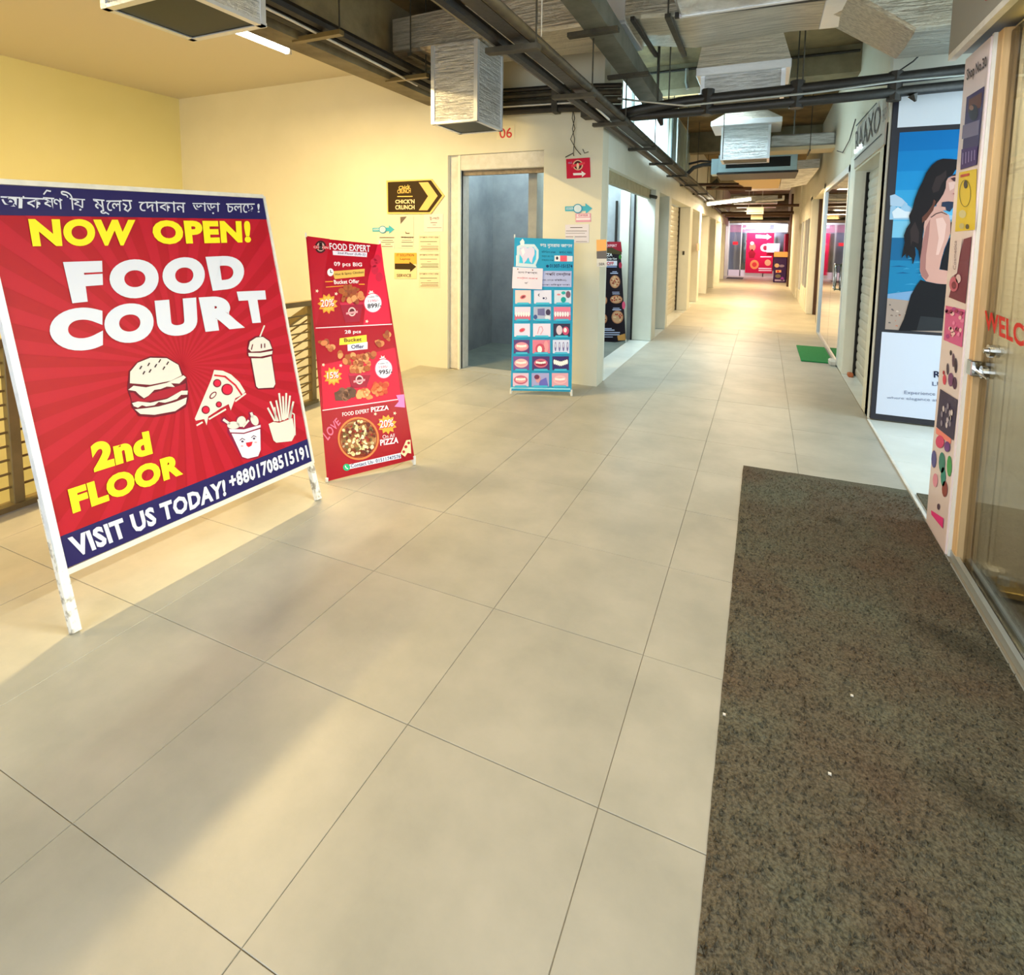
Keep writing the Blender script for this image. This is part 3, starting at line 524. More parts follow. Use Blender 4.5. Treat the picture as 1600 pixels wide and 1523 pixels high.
boxo('body', .38, .82, 23.8, 24.2, 0, .98, flat((58, 34, 84)), cs, bevel=.01); boxo('top', .36, .84, 23.75, 24.25, .98, 1.18, flat((244, 180, 110)), cs, bevel=.01)
s = Sheet((.38, 23.8, 0), (1, 0, 0), (0, 0, 1), cs); s.z = zm(1100, 250, 6.922)
s.disc(788, 1140, 26, 22, (214, 180, 140)); s.disc(840, 1145, 30, 14, (150, 130, 160)); s.poly([(775, 1190), (835, 1190), (835, 1215), (775, 1218)], (236, 170, 120)); s.disc(800, 1205, 12, 10, (210, 40, 40), 2); s.disc(800, 1255, 30, 20, (120, 110, 90)); s.disc(845, 1285, 18, 22, (150, 70, 160)); s.poly([(765, 1290), (870, 1295), (870, 1310), (765, 1310)], (180, 160, 200)); s.flush()
o = boxo('door_mat', -1.4, -.75, 25.0, 26.2, .001, .012, M_iron, None); tag(o, 'flat grey mat at the far left end of the corridor', 'mat')
#================================================================== big carpet mat
cm = thing('carpet_mat', 'large dirty grey brown carpet runner in front of the glass shop', 'carpet', (.4, 1.8, 0))
bm = B(); nx, ny = 24, 90; g = []
for j in range(ny + 1):
    row = []
    for i in range(nx + 1):
        x = -.055 + (.865 + .055) * i / nx; y = .2 + 3.73 * j / ny
        e = .0 if 0 < i < nx and 0 < j < ny else -.006
        row.append(bm.verts.new((x + (random.uniform(-.001, .001) if i in (0,) else 0), y + (.03 * i / nx if j == ny else 0), .011 + e + random.uniform(-.0008, .0008))))
    g.append(row)
for j in range(ny):
    for i in range(nx): bm.faces.new((g[j][i], g[j][i + 1], g[j + 1][i + 1], g[j + 1][i]))
obj('pile', bm, M_mat, cm)
bm = B()
for k in range(9000):
    x = -.05 + random.random() * .91; y = .75 + (random.random() ** 1.5) * 3.1; r = .0035 + random.random() * .004; a = random.random() * 6.28; hgt = .006 + random.random() * .006
    v = [bm.verts.new((x + r * math.cos(a + q), y + r * math.sin(a + q), .011)) for q in (0, 2.1, 4.2)]; t_ = bm.verts.new((x + random.uniform(-.004, .004), y + random.uniform(-.004, .004), .011 + hgt))
    for q in range(3): bm.faces.new((v[q], v[(q + 1) % 3], t_))
obj('tufts', bm, M_mat, cm, kind='stuff')
o = boxo('carpet_offcut', .905, 1.5, 3.52, 3.93, .002, .01, M_mat, None); tag(o, 'small carpet strip beyond the poster panel in the side passage', 'carpet')
boxo('trim_2', .872, .888, 3.55, 5.48, 0, .008, M_offw, None, kind='structure')
for x, y, lab in ((-.045, 1.745, 'white lint scrap at the left edge of the carpet'), (.33, 2.0, 'white paper crumb in the middle of the carpet'), (.235, 1.66, 'white crumb lying near the carpet centre, closer to the camera')):
    o = obj('lint_scrap', box(B(), x, x + .008, y, y + .006, .016, .02), flat((226, 222, 214)), None); tag(o, lab, 'scrap')
#================================================================== railing, stairs
rl = thing('landing_railing', 'olive brown metal railing with horizontal rods along the stairwell edge', 'railing', (-3.66, 1.2, 0))
obj('top_rail', bar(B(), (-3.66, -2.5, .91), (-3.66, 3.80, .91), .05, .045), M_olive, rl); boxo('base_plate', -3.70, -3.62, -2.5, 3.80, 0.0, .03, M_olive, rl)
for y in (-.9, .35, 1.57, 2.7, 3.77): boxo('post', -3.685, -3.635, y - .025, y + .025, 0, .9, M_olive, rl, bevel=.003)
for k in range(10): obj('rod', tube(B(), [(-3.66, -2.5, .12 + .076 * k), (-3.66, 3.77, .12 + .076 * k)], .007, 6), M_olive, rl)
sr = thing('stair_railing', 'olive sloping stair railing going down behind the landing railing', 'railing', (-4.8, 3.85, -1.7))
obj('top_rail', bar(B(), (-3.62, 3.86, .93), (-6.6, 3.86, -.85), .05, .06), M_olive, sr)
for k in range(9): obj('rod', tube(B(), [(-3.62, 3.86, .84 - .085 * k), (-6.6, 3.86, -.94 - .085 * k)], .008, 6), M_olive, sr)
for x in (-4.6, -5.6, -6.55): boxo('post', x - .02, x + .02, 3.84, 3.88, (x + 3.65) * .6 - .1, .91 + (x + 3.65) * .6, M_olive, sr)
st = struct('stairs')
for k in range(10): boxo('step', -3.66 - .3 * (k + 1), -3.66 - .3 * k, 3.9, 5.46, -3.4, -.17 * (k + 1), M_tile, st)
boxo('landing', -7.7, -6.66, -.2, 5.46, -1.95, -1.8, M_tile, st)
lw = thing('lower_counter', 'dark lower floor counter with red trim seen through the railing', 'counter', (-5.4, .9, -3.4))
boxo('body', -6.4, -4.4, -.3, 2.6, -3.4, -2.3, mat('dark_counter', (44, 38, 30), .5), lw); boxo('trim', -6.42, -4.38, -.32, 2.62, -2.3, -2.24, flat((190, 40, 30)), lw); boxo('shelf', -6.2, -5.0, 2.7, 3.6, -3.4, -1.7, M_iron, lw)
#================================================================== food court board
AO, Ayaw, At = Vector((-2.3533, 1.122, .22)), 1.5299, .2665
ae = Vector((math.cos(Ayaw), math.sin(Ayaw), 0)); ab = Vector((-ae.y, ae.x, 0)); au = Vector((0, 0, math.cos(At))) + ab * math.sin(At)
fc = thing('food_court_board', 'large red food court sign board leaning on white legs', 'sign board', (-2.45, 1.75, 0))
s = Sheet(AO, ae, au, fc)
c4 = [s.P(*q) for q in ((103, 888), (487, 721), (411, 310), (-36, 287))]   # BL BR TR TL
def W3(ab_, d=0): return s.O + s.e * ab_[0] + s.u * ab_[1] + s.n * d
bm = B(); hexa(bm, [W3(c, -.012) for c in c4] + [W3(c, 0) for c in c4]); obj('panel', bm, flat((156, 11, 31)), fc)
def edge(a, b, off, w, nm, mm):
    a3, b3 = Vector((*a, 0)), Vector((*b, 0)); bm = B(); bar(bm, W3(a, -.006), W3(b, -.006), w, .03, upv=s.n); return obj(nm, bm, mm, fc)
M_lb = mat('white_frame_tube', (214, 222, 236), .4, c2=(196, 204, 220), scale=20)
o_ = lambda c, dx, dy: (c[0] + dx, c[1] + dy)
edge(o_(c4[0], -.012, -.016), o_(c4[3], -.012, .012), 0, .026, 'frame_side', M_lb); edge(o_(c4[1], .004, -.01), o_(c4[2], .004, .012), 0, .014, 'frame_side', M_offw)
edge(o_(c4[0], 0, -.014), o_(c4[1], 0, -.008), 0, .022, 'frame_bottom', M_offw); edge(o_(c4[3], 0, .012), o_(c4[2], 0, .010), 0, .022, 'frame_top', M_offw)
M_leg = mat('worn_white_leg', (222, 222, 220), .6, c2=(150, 146, 138), scale=26, lo=.5, hi=.62)
def flr(x, y):
    d = f2 + r3 * ((x - 800) / F_) - u3 * ((y - CY) / F_); return CAMP + d * (-HC / d.z)
for (px, py), c, top in (((118, 988), c4[0], .28), ((497, 781), c4[1], .16)):
    ft = flr(px, py); tp = W3((c[0] + (-.012 if c is c4[0] else .006), c[1] + top), -.028); ft.z = 0.004
    obj('front_leg', bar(B(), ft, tp, .030, .030, upv=s.n), M_leg, fc)
for c, dx in ((c4[3], -0.06), (c4[2], -0.01)):
    tp = W3((c[0] + dx, c[1] - .05), -.03); obj('rear_leg', bar(B(), tp, (tp.x - .12, tp.y, 0.004), .026, .026), M_leg, fc)
# artwork
def bi(a, b): return tuple((c4[0][i] * (1 - a) + c4[1][i] * a) * (1 - b) + (c4[3][i] * (1 - a) + c4[2][i] * a) * b for i in (0, 1))
cen = s.P(285, 570)
def edgept(t):
    d = (math.cos(t), math.sin(t)); best = 9
    for A_, B_ in ((c4[0], c4[1]), (c4[1], c4[2]), (c4[2], c4[3]), (c4[3], c4[0])):
        ex, ey = B_[0] - A_[0], B_[1] - A_[1]; den = d[0] * ey - d[1] * ex
        if abs(den) < 1e-9: continue
        k = ((A_[0] - cen[0]) * ey - (A_[1] - cen[1]) * ex) / den; m_ = ((A_[0] - cen[0]) * d[1] - (A_[1] - cen[1]) * d[0]) / den
        if k > 0 and -.001 <= m_ <= 1.001: best = min(best, k)
    return (cen[0] + d[0] * best, cen[1] + d[1] * best)
for k in range(36):
    t0 = 2 * math.pi * k / 36; s.polyw([cen, edgept(t0), edgept(t0 + math.pi / 36)], (168, 17, 41), 0, 'sunburst')
s.polyw([bi(0, .918), bi(1, .918), bi(1, 1), bi(0, 1)], NAVY, 1, 'banner_band')
s.poly([(94, 838), (484, 684), (487, 721), (103, 888)], NAVY, 1, 'banner_band')
z1 = zm(0, 270, 3.077); z2 = zm(0, 550, 3.077)
s.z = z1
s.text('NOW', [(132, 222), (648, 226), (640, 350), (155, 356)], YEL, bold=.055); s.text('OPEN!', [(722, 228), (1200, 232), (1205, 336), (740, 346)], YEL, bold=.055)
# letters of the two headline words keep their own slant and size
for ch, q in (('F', [(300, 430), (488, 424), (495, 612), (345, 628)]), ('O', [(520, 420), (758, 414), (762, 600), (528, 608)]), ('O', [(775, 412), (980, 402), (984, 576), (782, 588)]), ('D', [(985, 405), (1170, 396), (1172, 552), (1020, 568)]),
              ('C', [(232, 655), (492, 645), (492, 850), (240, 862)]), ('O', [(496, 636), (734, 622), (738, 810), (502, 826)]), ('U', [(740, 616), (940, 600), (950, 775), (760, 792)]), ('R', [(952, 600), (1140, 588), (1175, 745), (985, 765)]), ('T', [(1135, 572), (1272, 566), (1290, 718), (1170, 726)])):
    s.text(ch, q, WHT, bold=.075)
# Bengali header line, set glyph by glyph in visual order
for t_, q in (('আক', [(0, 108), (208, 118), (204, 176), (0, 168)]), ('ষ', [(204, 118), (258, 122), (262, 176), (206, 172)]), ('ণ', [(254, 122), (296, 124), (300, 176), (258, 174)]), ('ী', [(288, 84), (352, 100), (358, 180), (300, 174)]), ('য়', [(346, 124), (406, 128), (406, 182), (350, 184)]),
              ('মূ', [(444, 126), (512, 132), (524, 204), (452, 196)]), ('েল', [(508, 134), (582, 134), (584, 186), (508, 184)]), ('দ', [(694, 140), (740, 142), (742, 188), (698, 186)]), ('ে', [(664, 140), (696, 142), (698, 186), (664, 184)]), ('াকান', [(738, 136), (888, 140), (890, 192), (742, 188)]),
              ('ভাড়া', [(922, 142), (1054, 144), (1056, 200), (926, 196)]), ('চলেছ', [(1084, 148), (1222, 148), (1224, 196), (1086, 196)]), ('!', [(1234, 150), (1246, 150), (1246, 192), (1236, 192)])):
    s.text(t_, q, WHT, bold=.006)
s.line([(208, 104), (222, 86), (240, 90)], 7, WHT, 3); s.line([(588, 134), (630, 136)], 7, WHT, 3); s.line([(590, 150), (606, 160), (596, 176), (612, 186), (626, 170), (620, 140)], 7, WHT, 3)
CRM = (206, 204, 200); OUT = (96, 10, 34)
# cup
s.poly([(1186, 850), (1192, 808), (1225, 786), (1262, 783), (1298, 806), (1312, 850), (1308, 880), (1325, 1010), (1318, 1040), (1238, 1042), (1226, 1030), (1200, 890), (1186, 876)], OUT, 1)
s.poly([(1192, 846), (1200, 812), (1230, 792), (1262, 789), (1292, 810), (1306, 846), (1250, 858), (1206, 860)], CRM, 2); s.poly([(1192, 866), (1250, 866), (1308, 856), (1306, 872), (1250, 884), (1194, 882)], CRM, 2)
s.poly([(1206, 892), (1260, 892), (1302, 882), (1322, 1015), (1312, 1032), (1240, 1036), (1230, 1026)], CRM, 2); s.line([(1248, 786), (1268, 736)], 7, CRM, 3); s.line([(1206, 850), (1212, 826)], 5, OUT, 3); s.line([(1254, 824), (1254, 842)], 5, OUT, 3); s.line([(1270, 822), (1270, 840)], 5, OUT, 3)
s.z = z2
# burger
s.poly([(610, 180), (618, 90), (660, 45), (720, 20), (800, 22), (860, 58), (880, 105), (895, 118), (905, 200), (905, 225), (892, 265), (840, 295), (740, 314), (665, 308), (632, 265), (625, 220)], OUT, 1)
s.poly([(622, 150), (624, 95), (660, 52), (720, 28), (800, 30), (855, 62), (872, 112), (820, 138), (720, 158)], CRM, 2)
s.poly([(614, 182), (640, 162), (700, 170), (800, 148), (880, 112), (892, 122), (860, 152), (820, 150), (838, 168), (800, 166), (770, 178), (740, 182), (712, 210), (690, 222), (668, 206), (650, 188)], CRM, 2)
s.poly([(622, 195), (640, 195), (670, 222), (692, 228), (730, 198), (800, 178), (850, 165), (892, 150), (890, 180), (800, 220), (700, 240), (632, 238)], (150, 18, 44), 2)
s.poly([(632, 246), (660, 238), (720, 244), (800, 226), (870, 186), (900, 186), (898, 205), (868, 206), (848, 226), (820, 236), (790, 244), (760, 240), (740, 256), (700, 262), (680, 256), (660, 268), (640, 260)], CRM, 3)
s.poly([(645, 276), (700, 270), (760, 262), (840, 240), (896, 218), (890, 250), (840, 284), (740, 302), (672, 298)], CRM, 3)
for x, y in ((673, 75), (711, 60), (764, 43), (802, 54), (688, 100), (718, 91), (745, 66), (784, 78)): s.line([(x - 3, y + 6), (x + 4, y - 6)], 6, (60, 30, 40), 4)
# pizza slice
s.poly([(1028, 86), (1070, 90), (1110, 108), (1150, 145), (1178, 190), (1165, 205), (1130, 222), (1108, 280), (1098, 250), (1060, 270), (1000, 310), (992, 352), (980, 322), (940, 330), (935, 320), (1015, 130)], CRM, 1)
s.line([(1030, 112), (1080, 118), (1130, 160), (1160, 205)], 8, (186, 20, 46), 2)
for x, y, r in ((1042, 150, 20), (1090, 180, 28), (987, 278, 20), (1050, 252, 15)): s.disc(x, y, r, r, (110, 14, 40), 2); s.disc(x, y, r - 5, r - 5, (196, 24, 60), 3)
s.disc(1022, 208, 22, 12, (110, 14, 40), 2, rot=-.8); s.disc(1022, 208, 16, 7, CRM, 3, rot=-.8); s.line([(945, 352), (970, 338)], 8, CRM); s.line([(1004, 322), (1082, 276)], 8, CRM); s.line([(1130, 236), (1178, 200)], 8, CRM)
# bucket of drumsticks with a smile
s.poly([(1092, 386), (1090, 350), (1060, 335), (1062, 318), (1080, 310), (1100, 335), (1130, 345), (1135, 312), (1165, 305), (1182, 328), (1196, 310), (1192, 288), (1212, 284), (1222, 300), (1240, 320), (1252, 345), (1255, 380), (1252, 480), (1240, 506), (1190, 518), (1160, 510)], (126, 20, 60), 1)
s.disc(1120, 352, 30, 18, CRM, 2); s.disc(1158, 334, 22, 26, CRM, 2, rot=.3); s.disc(1222, 328, 18, 26, CRM, 2, rot=-.4); s.line([(1074, 326), (1100, 344)], 12, CRM, 2); s.line([(1206, 294), (1214, 316)], 12, CRM, 2); s.line([(1168, 358), (1192, 330)], 10, CRM, 2)
s.poly([(1098, 370), (1170, 372), (1250, 350), (1250, 362), (1170, 388), (1104, 386)], (214, 208, 226), 3); s.poly([(1110, 392), (1170, 394), (1248, 370), (1250, 470), (1238, 500), (1188, 512), (1162, 504)], (224, 222, 240), 3)
s.line([(1150, 425), (1160, 415), (1174, 422)], 4, (90, 60, 90), 4); s.line([(1205, 412), (1216, 402), (1228, 408)], 4, (90, 60, 90), 4); s.disc(1162, 430, 6, 5, (70, 50, 80), 4); s.disc(1218, 416, 6, 5, (70, 50, 80), 4); s.poly([(1178, 436), (1212, 430), (1206, 450), (1192, 458), (1182, 450)], (190, 30, 50), 4); s.disc(1160, 452, 7, 4, (240, 160, 170), 4); s.disc(1226, 434, 7, 4, (240, 160, 170), 4)
# fries
for a, b in (((1286, 270), (1318, 330)), ((1298, 240), (1334, 330)), ((1326, 235), (1346, 330)), ((1340, 200), (1356, 325)), ((1358, 215), (1364, 325)), ((1374, 200), (1372, 320)), ((1392, 212), (1380, 315)), ((1408, 240), (1390, 320)), ((1318, 268), (1326, 330)), ((1402, 262), (1392, 330))): s.line([a, b], 9, CRM, 2)
s.poly([(1288, 346), (1310, 336), (1340, 340), (1370, 330), (1392, 322), (1404, 318), (1416, 398), (1400, 428), (1326, 436), (1312, 425)], CRM, 3); s.line([(1404, 295), (1412, 300), (1416, 398)], 6, CRM, 3)
s.text('2nd', [(428, 440), (712, 378), (732, 488), (450, 578)], YEL, bold=.06); s.text('FLOOR', [(322, 660), (858, 484), (878, 588), (348, 778)], YEL, bold=.06)
s.text('VISIT US TODAY!', [(320, 892), (1078, 610), (1086, 690), (360, 990)], WHT, bold=.045); s.text('+8801708515191', [(1094, 590), (1470, 446), (1484, 508), (1104, 662)], WHT, bold=.04)
s.flush(split=True, names={('banner_band', NAVY): 'navy band', ('sunburst', (168, 17, 41)): 'paler red sunburst rays', ('lettering', YEL): 'yellow words NOW OPEN! and 2nd FLOOR', ('lettering', WHT): 'white words FOOD COURT, Bengali header and phone number'})
#================================================================== X banners
def xbanner(name, label, O, yaw, tilt, px, base, legs=True, foot=.03):
    e = Vector((math.cos(yaw), math.sin(yaw), 0)); b_ = Vector((-e.y, e.x, 0)); u = Vector((0, 0, math.cos(tilt))) + b_ * math.sin(tilt)
    t = thing(name, label, 'banner', (O[0] + e.x * .28, O[1] + e.y * .28, 0)); s = Sheet(O, e, u, t)
    c = [s.P(*q) for q in px]  # BL BR TR TL
    def w(ab_, d=0): return s.O + s.e * ab_[0] + s.u * ab_[1] + s.n * d
    n = 14; bm = B(); rows = []
    for j in range(n + 1):
        v = j / n; row = []
        for i in range(7):
            h = i / 6; a = tuple((c[0][q] * (1 - h) + c[1][q] * h) * (1 - v) + (c[3][q] * (1 - h) + c[2][q] * h) * v for q in (0, 1)); row.append(bm.verts.new(w(a, 0)))
        rows.append(row)
    for j in range(n):
        for i in range(6): bm.faces.new((rows[j][i], rows[j][i + 1], rows[j + 1][i + 1], rows[j + 1][i]))
    bmesh.ops.solidify(bm, geom=list(bm.faces), thickness=-.0015 if False else .0015)
    obj('sheet', bm, flat(base, .35), t)
    if legs:
        mid = w(tuple(sum(k[q] for k in c) / 4 for q in (0, 1)), -.05)
        for k in (0, 1):
            f = w(c[k], -.01); f = Vector((f.x, f.y, 0.006)); lg = obj('leg', tube(B(), [mid, f + s.n * .0], .007, 6), M_white, t); obj('foot_cap', tube(B(), [f, w(c[k], -.004) + Vector((0, 0, .02))], [.011, .009], 8), M_white, lg)
        for k in (2, 3): am = obj('arm', tube(B(), [mid, w(c[k], -.006)], .006, 6), M_white, t); obj('tip', tube(B(), [w(c[k], -.006), w((c[k][0], c[k][1] + .03), 0)], .007, 6), M_white, am)
        r = mid - Vector((s.n.x, s.n.y, 0)).normalized() * .42; r.z = 0.006; obj('rear_leg', tube(B(), [mid, r], .007, 6), M_black, t)
        obj('hub', tube(B(), [mid - s.n * .02, mid + s.n * .02], .03, 10), M_black, t)
    return t, s, c
t, s, c = xbanner('food_banner', 'tall red chicken and pizza banner beside the food court board', (-2.3654, 2.541, .03), .9033, .40, ((511, 752), (648, 717), (594, 382), (478, 370)), (196, 10, 48))
s.z = zm(460, 350, 3.626)
PNK = (226, 40, 88)
s.poly([(72, 68), (200, 85), (130, 560), (118, 575)], (176, 6, 40), 0); s.poly([(470, 120), (490, 110), (545, 560), (390, 575), (420, 300)], (216, 20, 62), 0); s.poly([(150, 800), (570, 700), (606, 1000), (162, 1056)], (206, 14, 58), 0)
for x, y in ((470, 200), (455, 260), (480, 300), (450, 220)): s.disc(x, y, 20, 26, (190, 24, 60), 1)
s.disc(148, 130, 32, 36, (60, 20, 30)); s.disc(148, 130, 22, 26, (206, 170, 160), 2); s.poly([(100, 122), (200, 126), (196, 146), (104, 142)], (190, 20, 44), 3); s.text('CHICKEN', [(108, 126), (192, 130), (190, 142), (110, 138)], (240, 220, 220), 4); s.poly([(140, 106), (156, 106), (160, 150), (138, 150)], (40, 16, 20), 4)
s.text('FOOD EXPERT', [(196, 108), (428, 122), (428, 160), (200, 146)], (240, 230, 244), 3, bold=.02)
s.poly([(216, 152), (412, 162), (410, 188), (218, 176)], (226, 220, 240), 2); s.text('2nd Floor (Lift-2)', [(244, 158), (402, 168), (400, 184), (244, 174)], (60, 30, 90), 3, bold=.01)
s.text('09 pcs BIG', [(222, 214), (382, 220), (382, 248), (226, 246)], (246, 224, 236), 3, bold=.02)
s.poly([(214, 268), (398, 254), (396, 296), (228, 312)], (222, 178, 84), 1); s.text('Hot & Spicy Chicken', [(230, 280), (390, 266), (392, 284), (232, 296)], (70, 36, 20), 3); s.disc(204, 274, 18, 22, (236, 236, 244), 2); s.line([(204, 262), (204, 276), (214, 276)], 4, (40, 40, 60), 3)
s.text('Bucket Offer', [(222, 318), (366, 314), (366, 336), (226, 342)], (250, 236, 240), 3, bold=.015); s.line([(176, 328), (216, 326)], 5, (240, 160, 50)); s.line([(366, 342), (396, 342)], 5, (240, 160, 50)); s.line([(180, 358), (290, 350)], 4, (240, 160, 50))
def nuggets(cx, cy, w, h, n, l=2, pal=((178, 96, 56), (146, 70, 44), (206, 128, 80), (160, 84, 40), (222, 150, 96))):
    for i in range(n):
        a = random.random() * 6.28; r = random.random() ** .6
        s.disc(cx + w * r * math.cos(a), cy + h * r * math.sin(a), 12 + random.random() * 10, 10 + random.random() * 9, random.choice(pal), l + i % 4, 9, rot=random.random() * 3)
def bucket(x0, x1, y0, x2, x3, y1): s.poly([(x0, y0), (x1, y0 - 4), (x3, y1 - 6), (x2, y1)], (150, 14, 50), 2); s.poly([(x0, y0), (x1, y0 - 4), (x1 - 2, y0 + 10), (x0 + 2, y0 + 14)], (190, 30, 70), 3); cx = (x0 + x1 + x2 + x3) / 4; cy = (y0 + y1) / 2; s.disc(cx, cy - 5, 22, 26, (230, 190, 190), 4); s.disc(cx, cy - 5, 15, 18, (90, 30, 40), 5); s.poly([(cx - 34, cy), (cx + 32, cy - 10), (cx + 32, cy + 2), (cx - 34, cy + 12)], (236, 150, 160), 6)
nuggets(322, 400, 66, 46, 34); bucket(256, 392, 446, 288, 366, 560)
s.star(188, 452, 58, 42, 11, (232, 160, 50), 2); s.star(188, 452, 44, 34, 11, (246, 186, 80), 3); s.text('20%', [(150, 436), (226, 430), (226, 470), (152, 476)], (200, 20, 60), 5, bold=.03); s.text('20%', [(147, 432), (223, 426), (223, 466), (149, 472)], (250, 240, 244), 6, bold=.01)
s.star(435, 392, 10, 18, 6, (250, 220, 220), 1); s.disc(444, 448, 52, 56, (222, 60, 100), 2, 24); s.disc(444, 448, 48, 52, (236, 232, 246), 3, 24); s.text('Today Tk.', [(410, 412), (478, 404), (478, 416), (412, 424)], (60, 60, 80), 5); s.text('1195/-', [(416, 432), (476, 426), (476, 440), (418, 446)], (214, 60, 90), 5); s.text('899/-', [(412, 454), (492, 448), (492, 474), (414, 480)], (30, 28, 50), 5, bold=.02)
s.line([(122, 590), (550, 568)], 5, (250, 220, 230), 3)
for x, y in ((128, 380), (236, 396), (164, 798), (262, 802), (458, 1076), (568, 1072), (410, 552)): s.star(x, y, 5, 11, 5, (240, 210, 190), 2)
s.text('28 pcs', [(284, 602), (376, 600), (376, 624), (286, 628)], (246, 224, 236), 3, bold=.02); s.poly([(256, 648), (408, 628), (410, 674), (254, 686)], (240, 214, 60), 1); s.text('Bucket', [(280, 648), (380, 642), (380, 664), (282, 670)], (90, 50, 30), 3, bold=.02); s.poly([(300, 684), (414, 668), (414, 708), (302, 720)], (226, 226, 246), 2); s.text('Offer', [(320, 686), (394, 682), (394, 704), (322, 708)], (50, 40, 90), 4, bold=.02)
nuggets(165, 660, 18, 24, 5); nuggets(200, 702, 22, 18, 5); nuggets(515, 632, 20, 22, 5); nuggets(488, 676, 26, 18, 6); nuggets(262, 740, 12, 12, 3); nuggets(430, 738, 26, 10, 5)
nuggets(356, 788, 80, 50, 42); bucket(304, 436, 846, 322, 408, 930)
s.star(217, 862, 54, 38, 11, (232, 160, 50), 2); s.star(217, 862, 40, 30, 11, (246, 186, 80), 3); s.text('15%', [(186, 846), (252, 840), (252, 876), (188, 882)], (200, 20, 60), 5, bold=.03); s.text('15%', [(184, 842), (249, 836), (249, 872), (186, 878)], (250, 240, 244), 6, bold=.01)
s.star(500, 762, 10, 20, 6, (250, 220, 220), 1); s.disc(505, 820, 52, 58, (222, 60, 100), 2, 24); s.disc(505, 820, 47, 53, (236, 232, 246), 3, 24); s.text('Today Tk.', [(470, 788), (534, 782), (534, 792), (472, 800)], (60, 60, 80), 5); s.text('1595/-', [(478, 806), (536, 800), (536, 814), (480, 820)], (214, 60, 90), 5); s.text('995/-', [(476, 828), (554, 822), (554, 848), (478, 854)], (30, 28, 50), 5, bold=.02)
s.poly([(225, 955), (330, 918), (350, 960), (300, 1000), (232, 1000)], (96, 70, 56), 2); nuggets(290, 960, 50, 28, 22, 3, ((120, 84, 66), (150, 104, 80), (96, 64, 50))); nuggets(395, 966, 44, 26, 18, 3, ((240, 164, 104), (226, 140, 84), (250, 186, 130))); nuggets(480, 930, 52, 32, 22, 3, ((214, 96, 54), (190, 70, 44), (226, 130, 80)))
s.line([(160, 1056), (610, 990)], 5, (250, 220, 230), 3); s.poly([(575, 970), (620, 965), (625, 1040), (565, 1035), (590, 1005)], (226, 130, 196), 4)
s.text('FOOD EXPERT', [(270, 1068), (422, 1046), (422, 1068), (272, 1090)], (246, 226, 236), 3, bold=.015); s.text('PIZZA', [(432, 1038), (534, 1026), (534, 1052), (434, 1066)], (250, 236, 244), 3, bold=.03)
s.text('LOVE', [(158, 1186), (238, 1096), (262, 1128), (190, 1228)], (226, 110, 150), 3, bold=.02)
s.disc(362, 1215, 117, 122, (206, 124, 66), 2, 32); s.disc(362, 1215, 106, 111, (150, 40, 26), 3, 32); s.disc(362, 1215, 102, 107, (206, 150, 96), 3, 32)
for i in range(130):
    a = random.random() * 6.28; r = random.random() ** .55; s.disc(362 + 96 * r * math.cos(a), 1215 + 100 * r * math.sin(a), 5 + random.random() * 8, 5 + random.random() * 7, random.choice([(240, 224, 186), (228, 206, 150), (150, 40, 30), (96, 26, 22), (236, 214, 160), (110, 90, 50)]), 4 + i % 3, 7, rot=random.random() * 3)
s.star(524, 1135, 56, 40, 11, (236, 166, 60), 2); s.text('20%', [(484, 1118), (562, 1108), (562, 1150), (486, 1160)], (200, 20, 60), 4, bold=.03); s.text('20%', [(481, 1114), (559, 1104), (559, 1146), (483, 1156)], (250, 240, 244), 5, bold=.01)
s.text('On All', [(498, 1196), (566, 1186), (566, 1206), (500, 1216)], (250, 220, 236), 3); s.text('PIZZA', [(484, 1222), (588, 1206), (588, 1240), (486, 1256)], (250, 236, 244), 3, bold=.03)
s.poly([(276, 1370), (600, 1296), (604, 1326), (312, 1388)], (226, 230, 250), 2); s.text('Contact Us- 01511747576', [(318, 1360), (598, 1304), (600, 1324), (320, 1382)], (30, 34, 90), 4, bold=.01); s.disc(295, 1378, 20, 20, (20, 170, 120), 3); s.line([(288, 1370), (292, 1382), (302, 1386)], 5, (240, 250, 246), 4)
s.poly([(600, 1300), (632, 1225), (656, 1222), (660, 1300), (640, 1296), (625, 1318)], (236, 214, 170), 4); s.disc(630, 1262, 9, 9, (170, 30, 40), 5); s.disc(646, 1240, 8, 8, (170, 30, 40), 5); s.disc(618, 1290, 8, 8, (170, 30, 40), 5)
s.flush()
# dental banner
t, s, c = xbanner('dental_banner', 'light blue dental banner with tooth and picture grid by the doorway', (-2.1641, 4.8178, .04), .3411, .112, ((798, 610), (893, 612), (897, 374), (804, 371)), (64, 194, 238))
s.z = zm(780, 350, 5.44)
s.poly([(150, 190), (190, 170), (300, 172), (335, 220), (335, 290), (310, 350), (320, 370), (140, 360), (150, 290)], (206, 226, 240), 1); s.poly([(176, 205), (290, 196), (316, 230), (312, 300), (290, 340), (170, 330)], (64, 194, 238), 2)
s.poly([(172, 215), (205, 190), (240, 206), (275, 192), (300, 212), (302, 256), (286, 290), (278, 335), (262, 320), (248, 282), (232, 310), (205, 340), (196, 290), (174, 256)], (216, 212, 240), 4); s.poly([(185, 220), (208, 202), (220, 240), (200, 270)], (240, 240, 252), 5)
s.poly([(176, 150), (200, 124), (216, 150), (210, 186), (182, 176)], (226, 240, 246), 3); s.line([(150, 270), (150, 345)], 12, (226, 240, 246), 3)
s.text('ডাঃ নুসরাত জাহান', [(348, 166), (622, 172), (620, 210), (350, 204)], (236, 246, 252), 3, bold=.01)
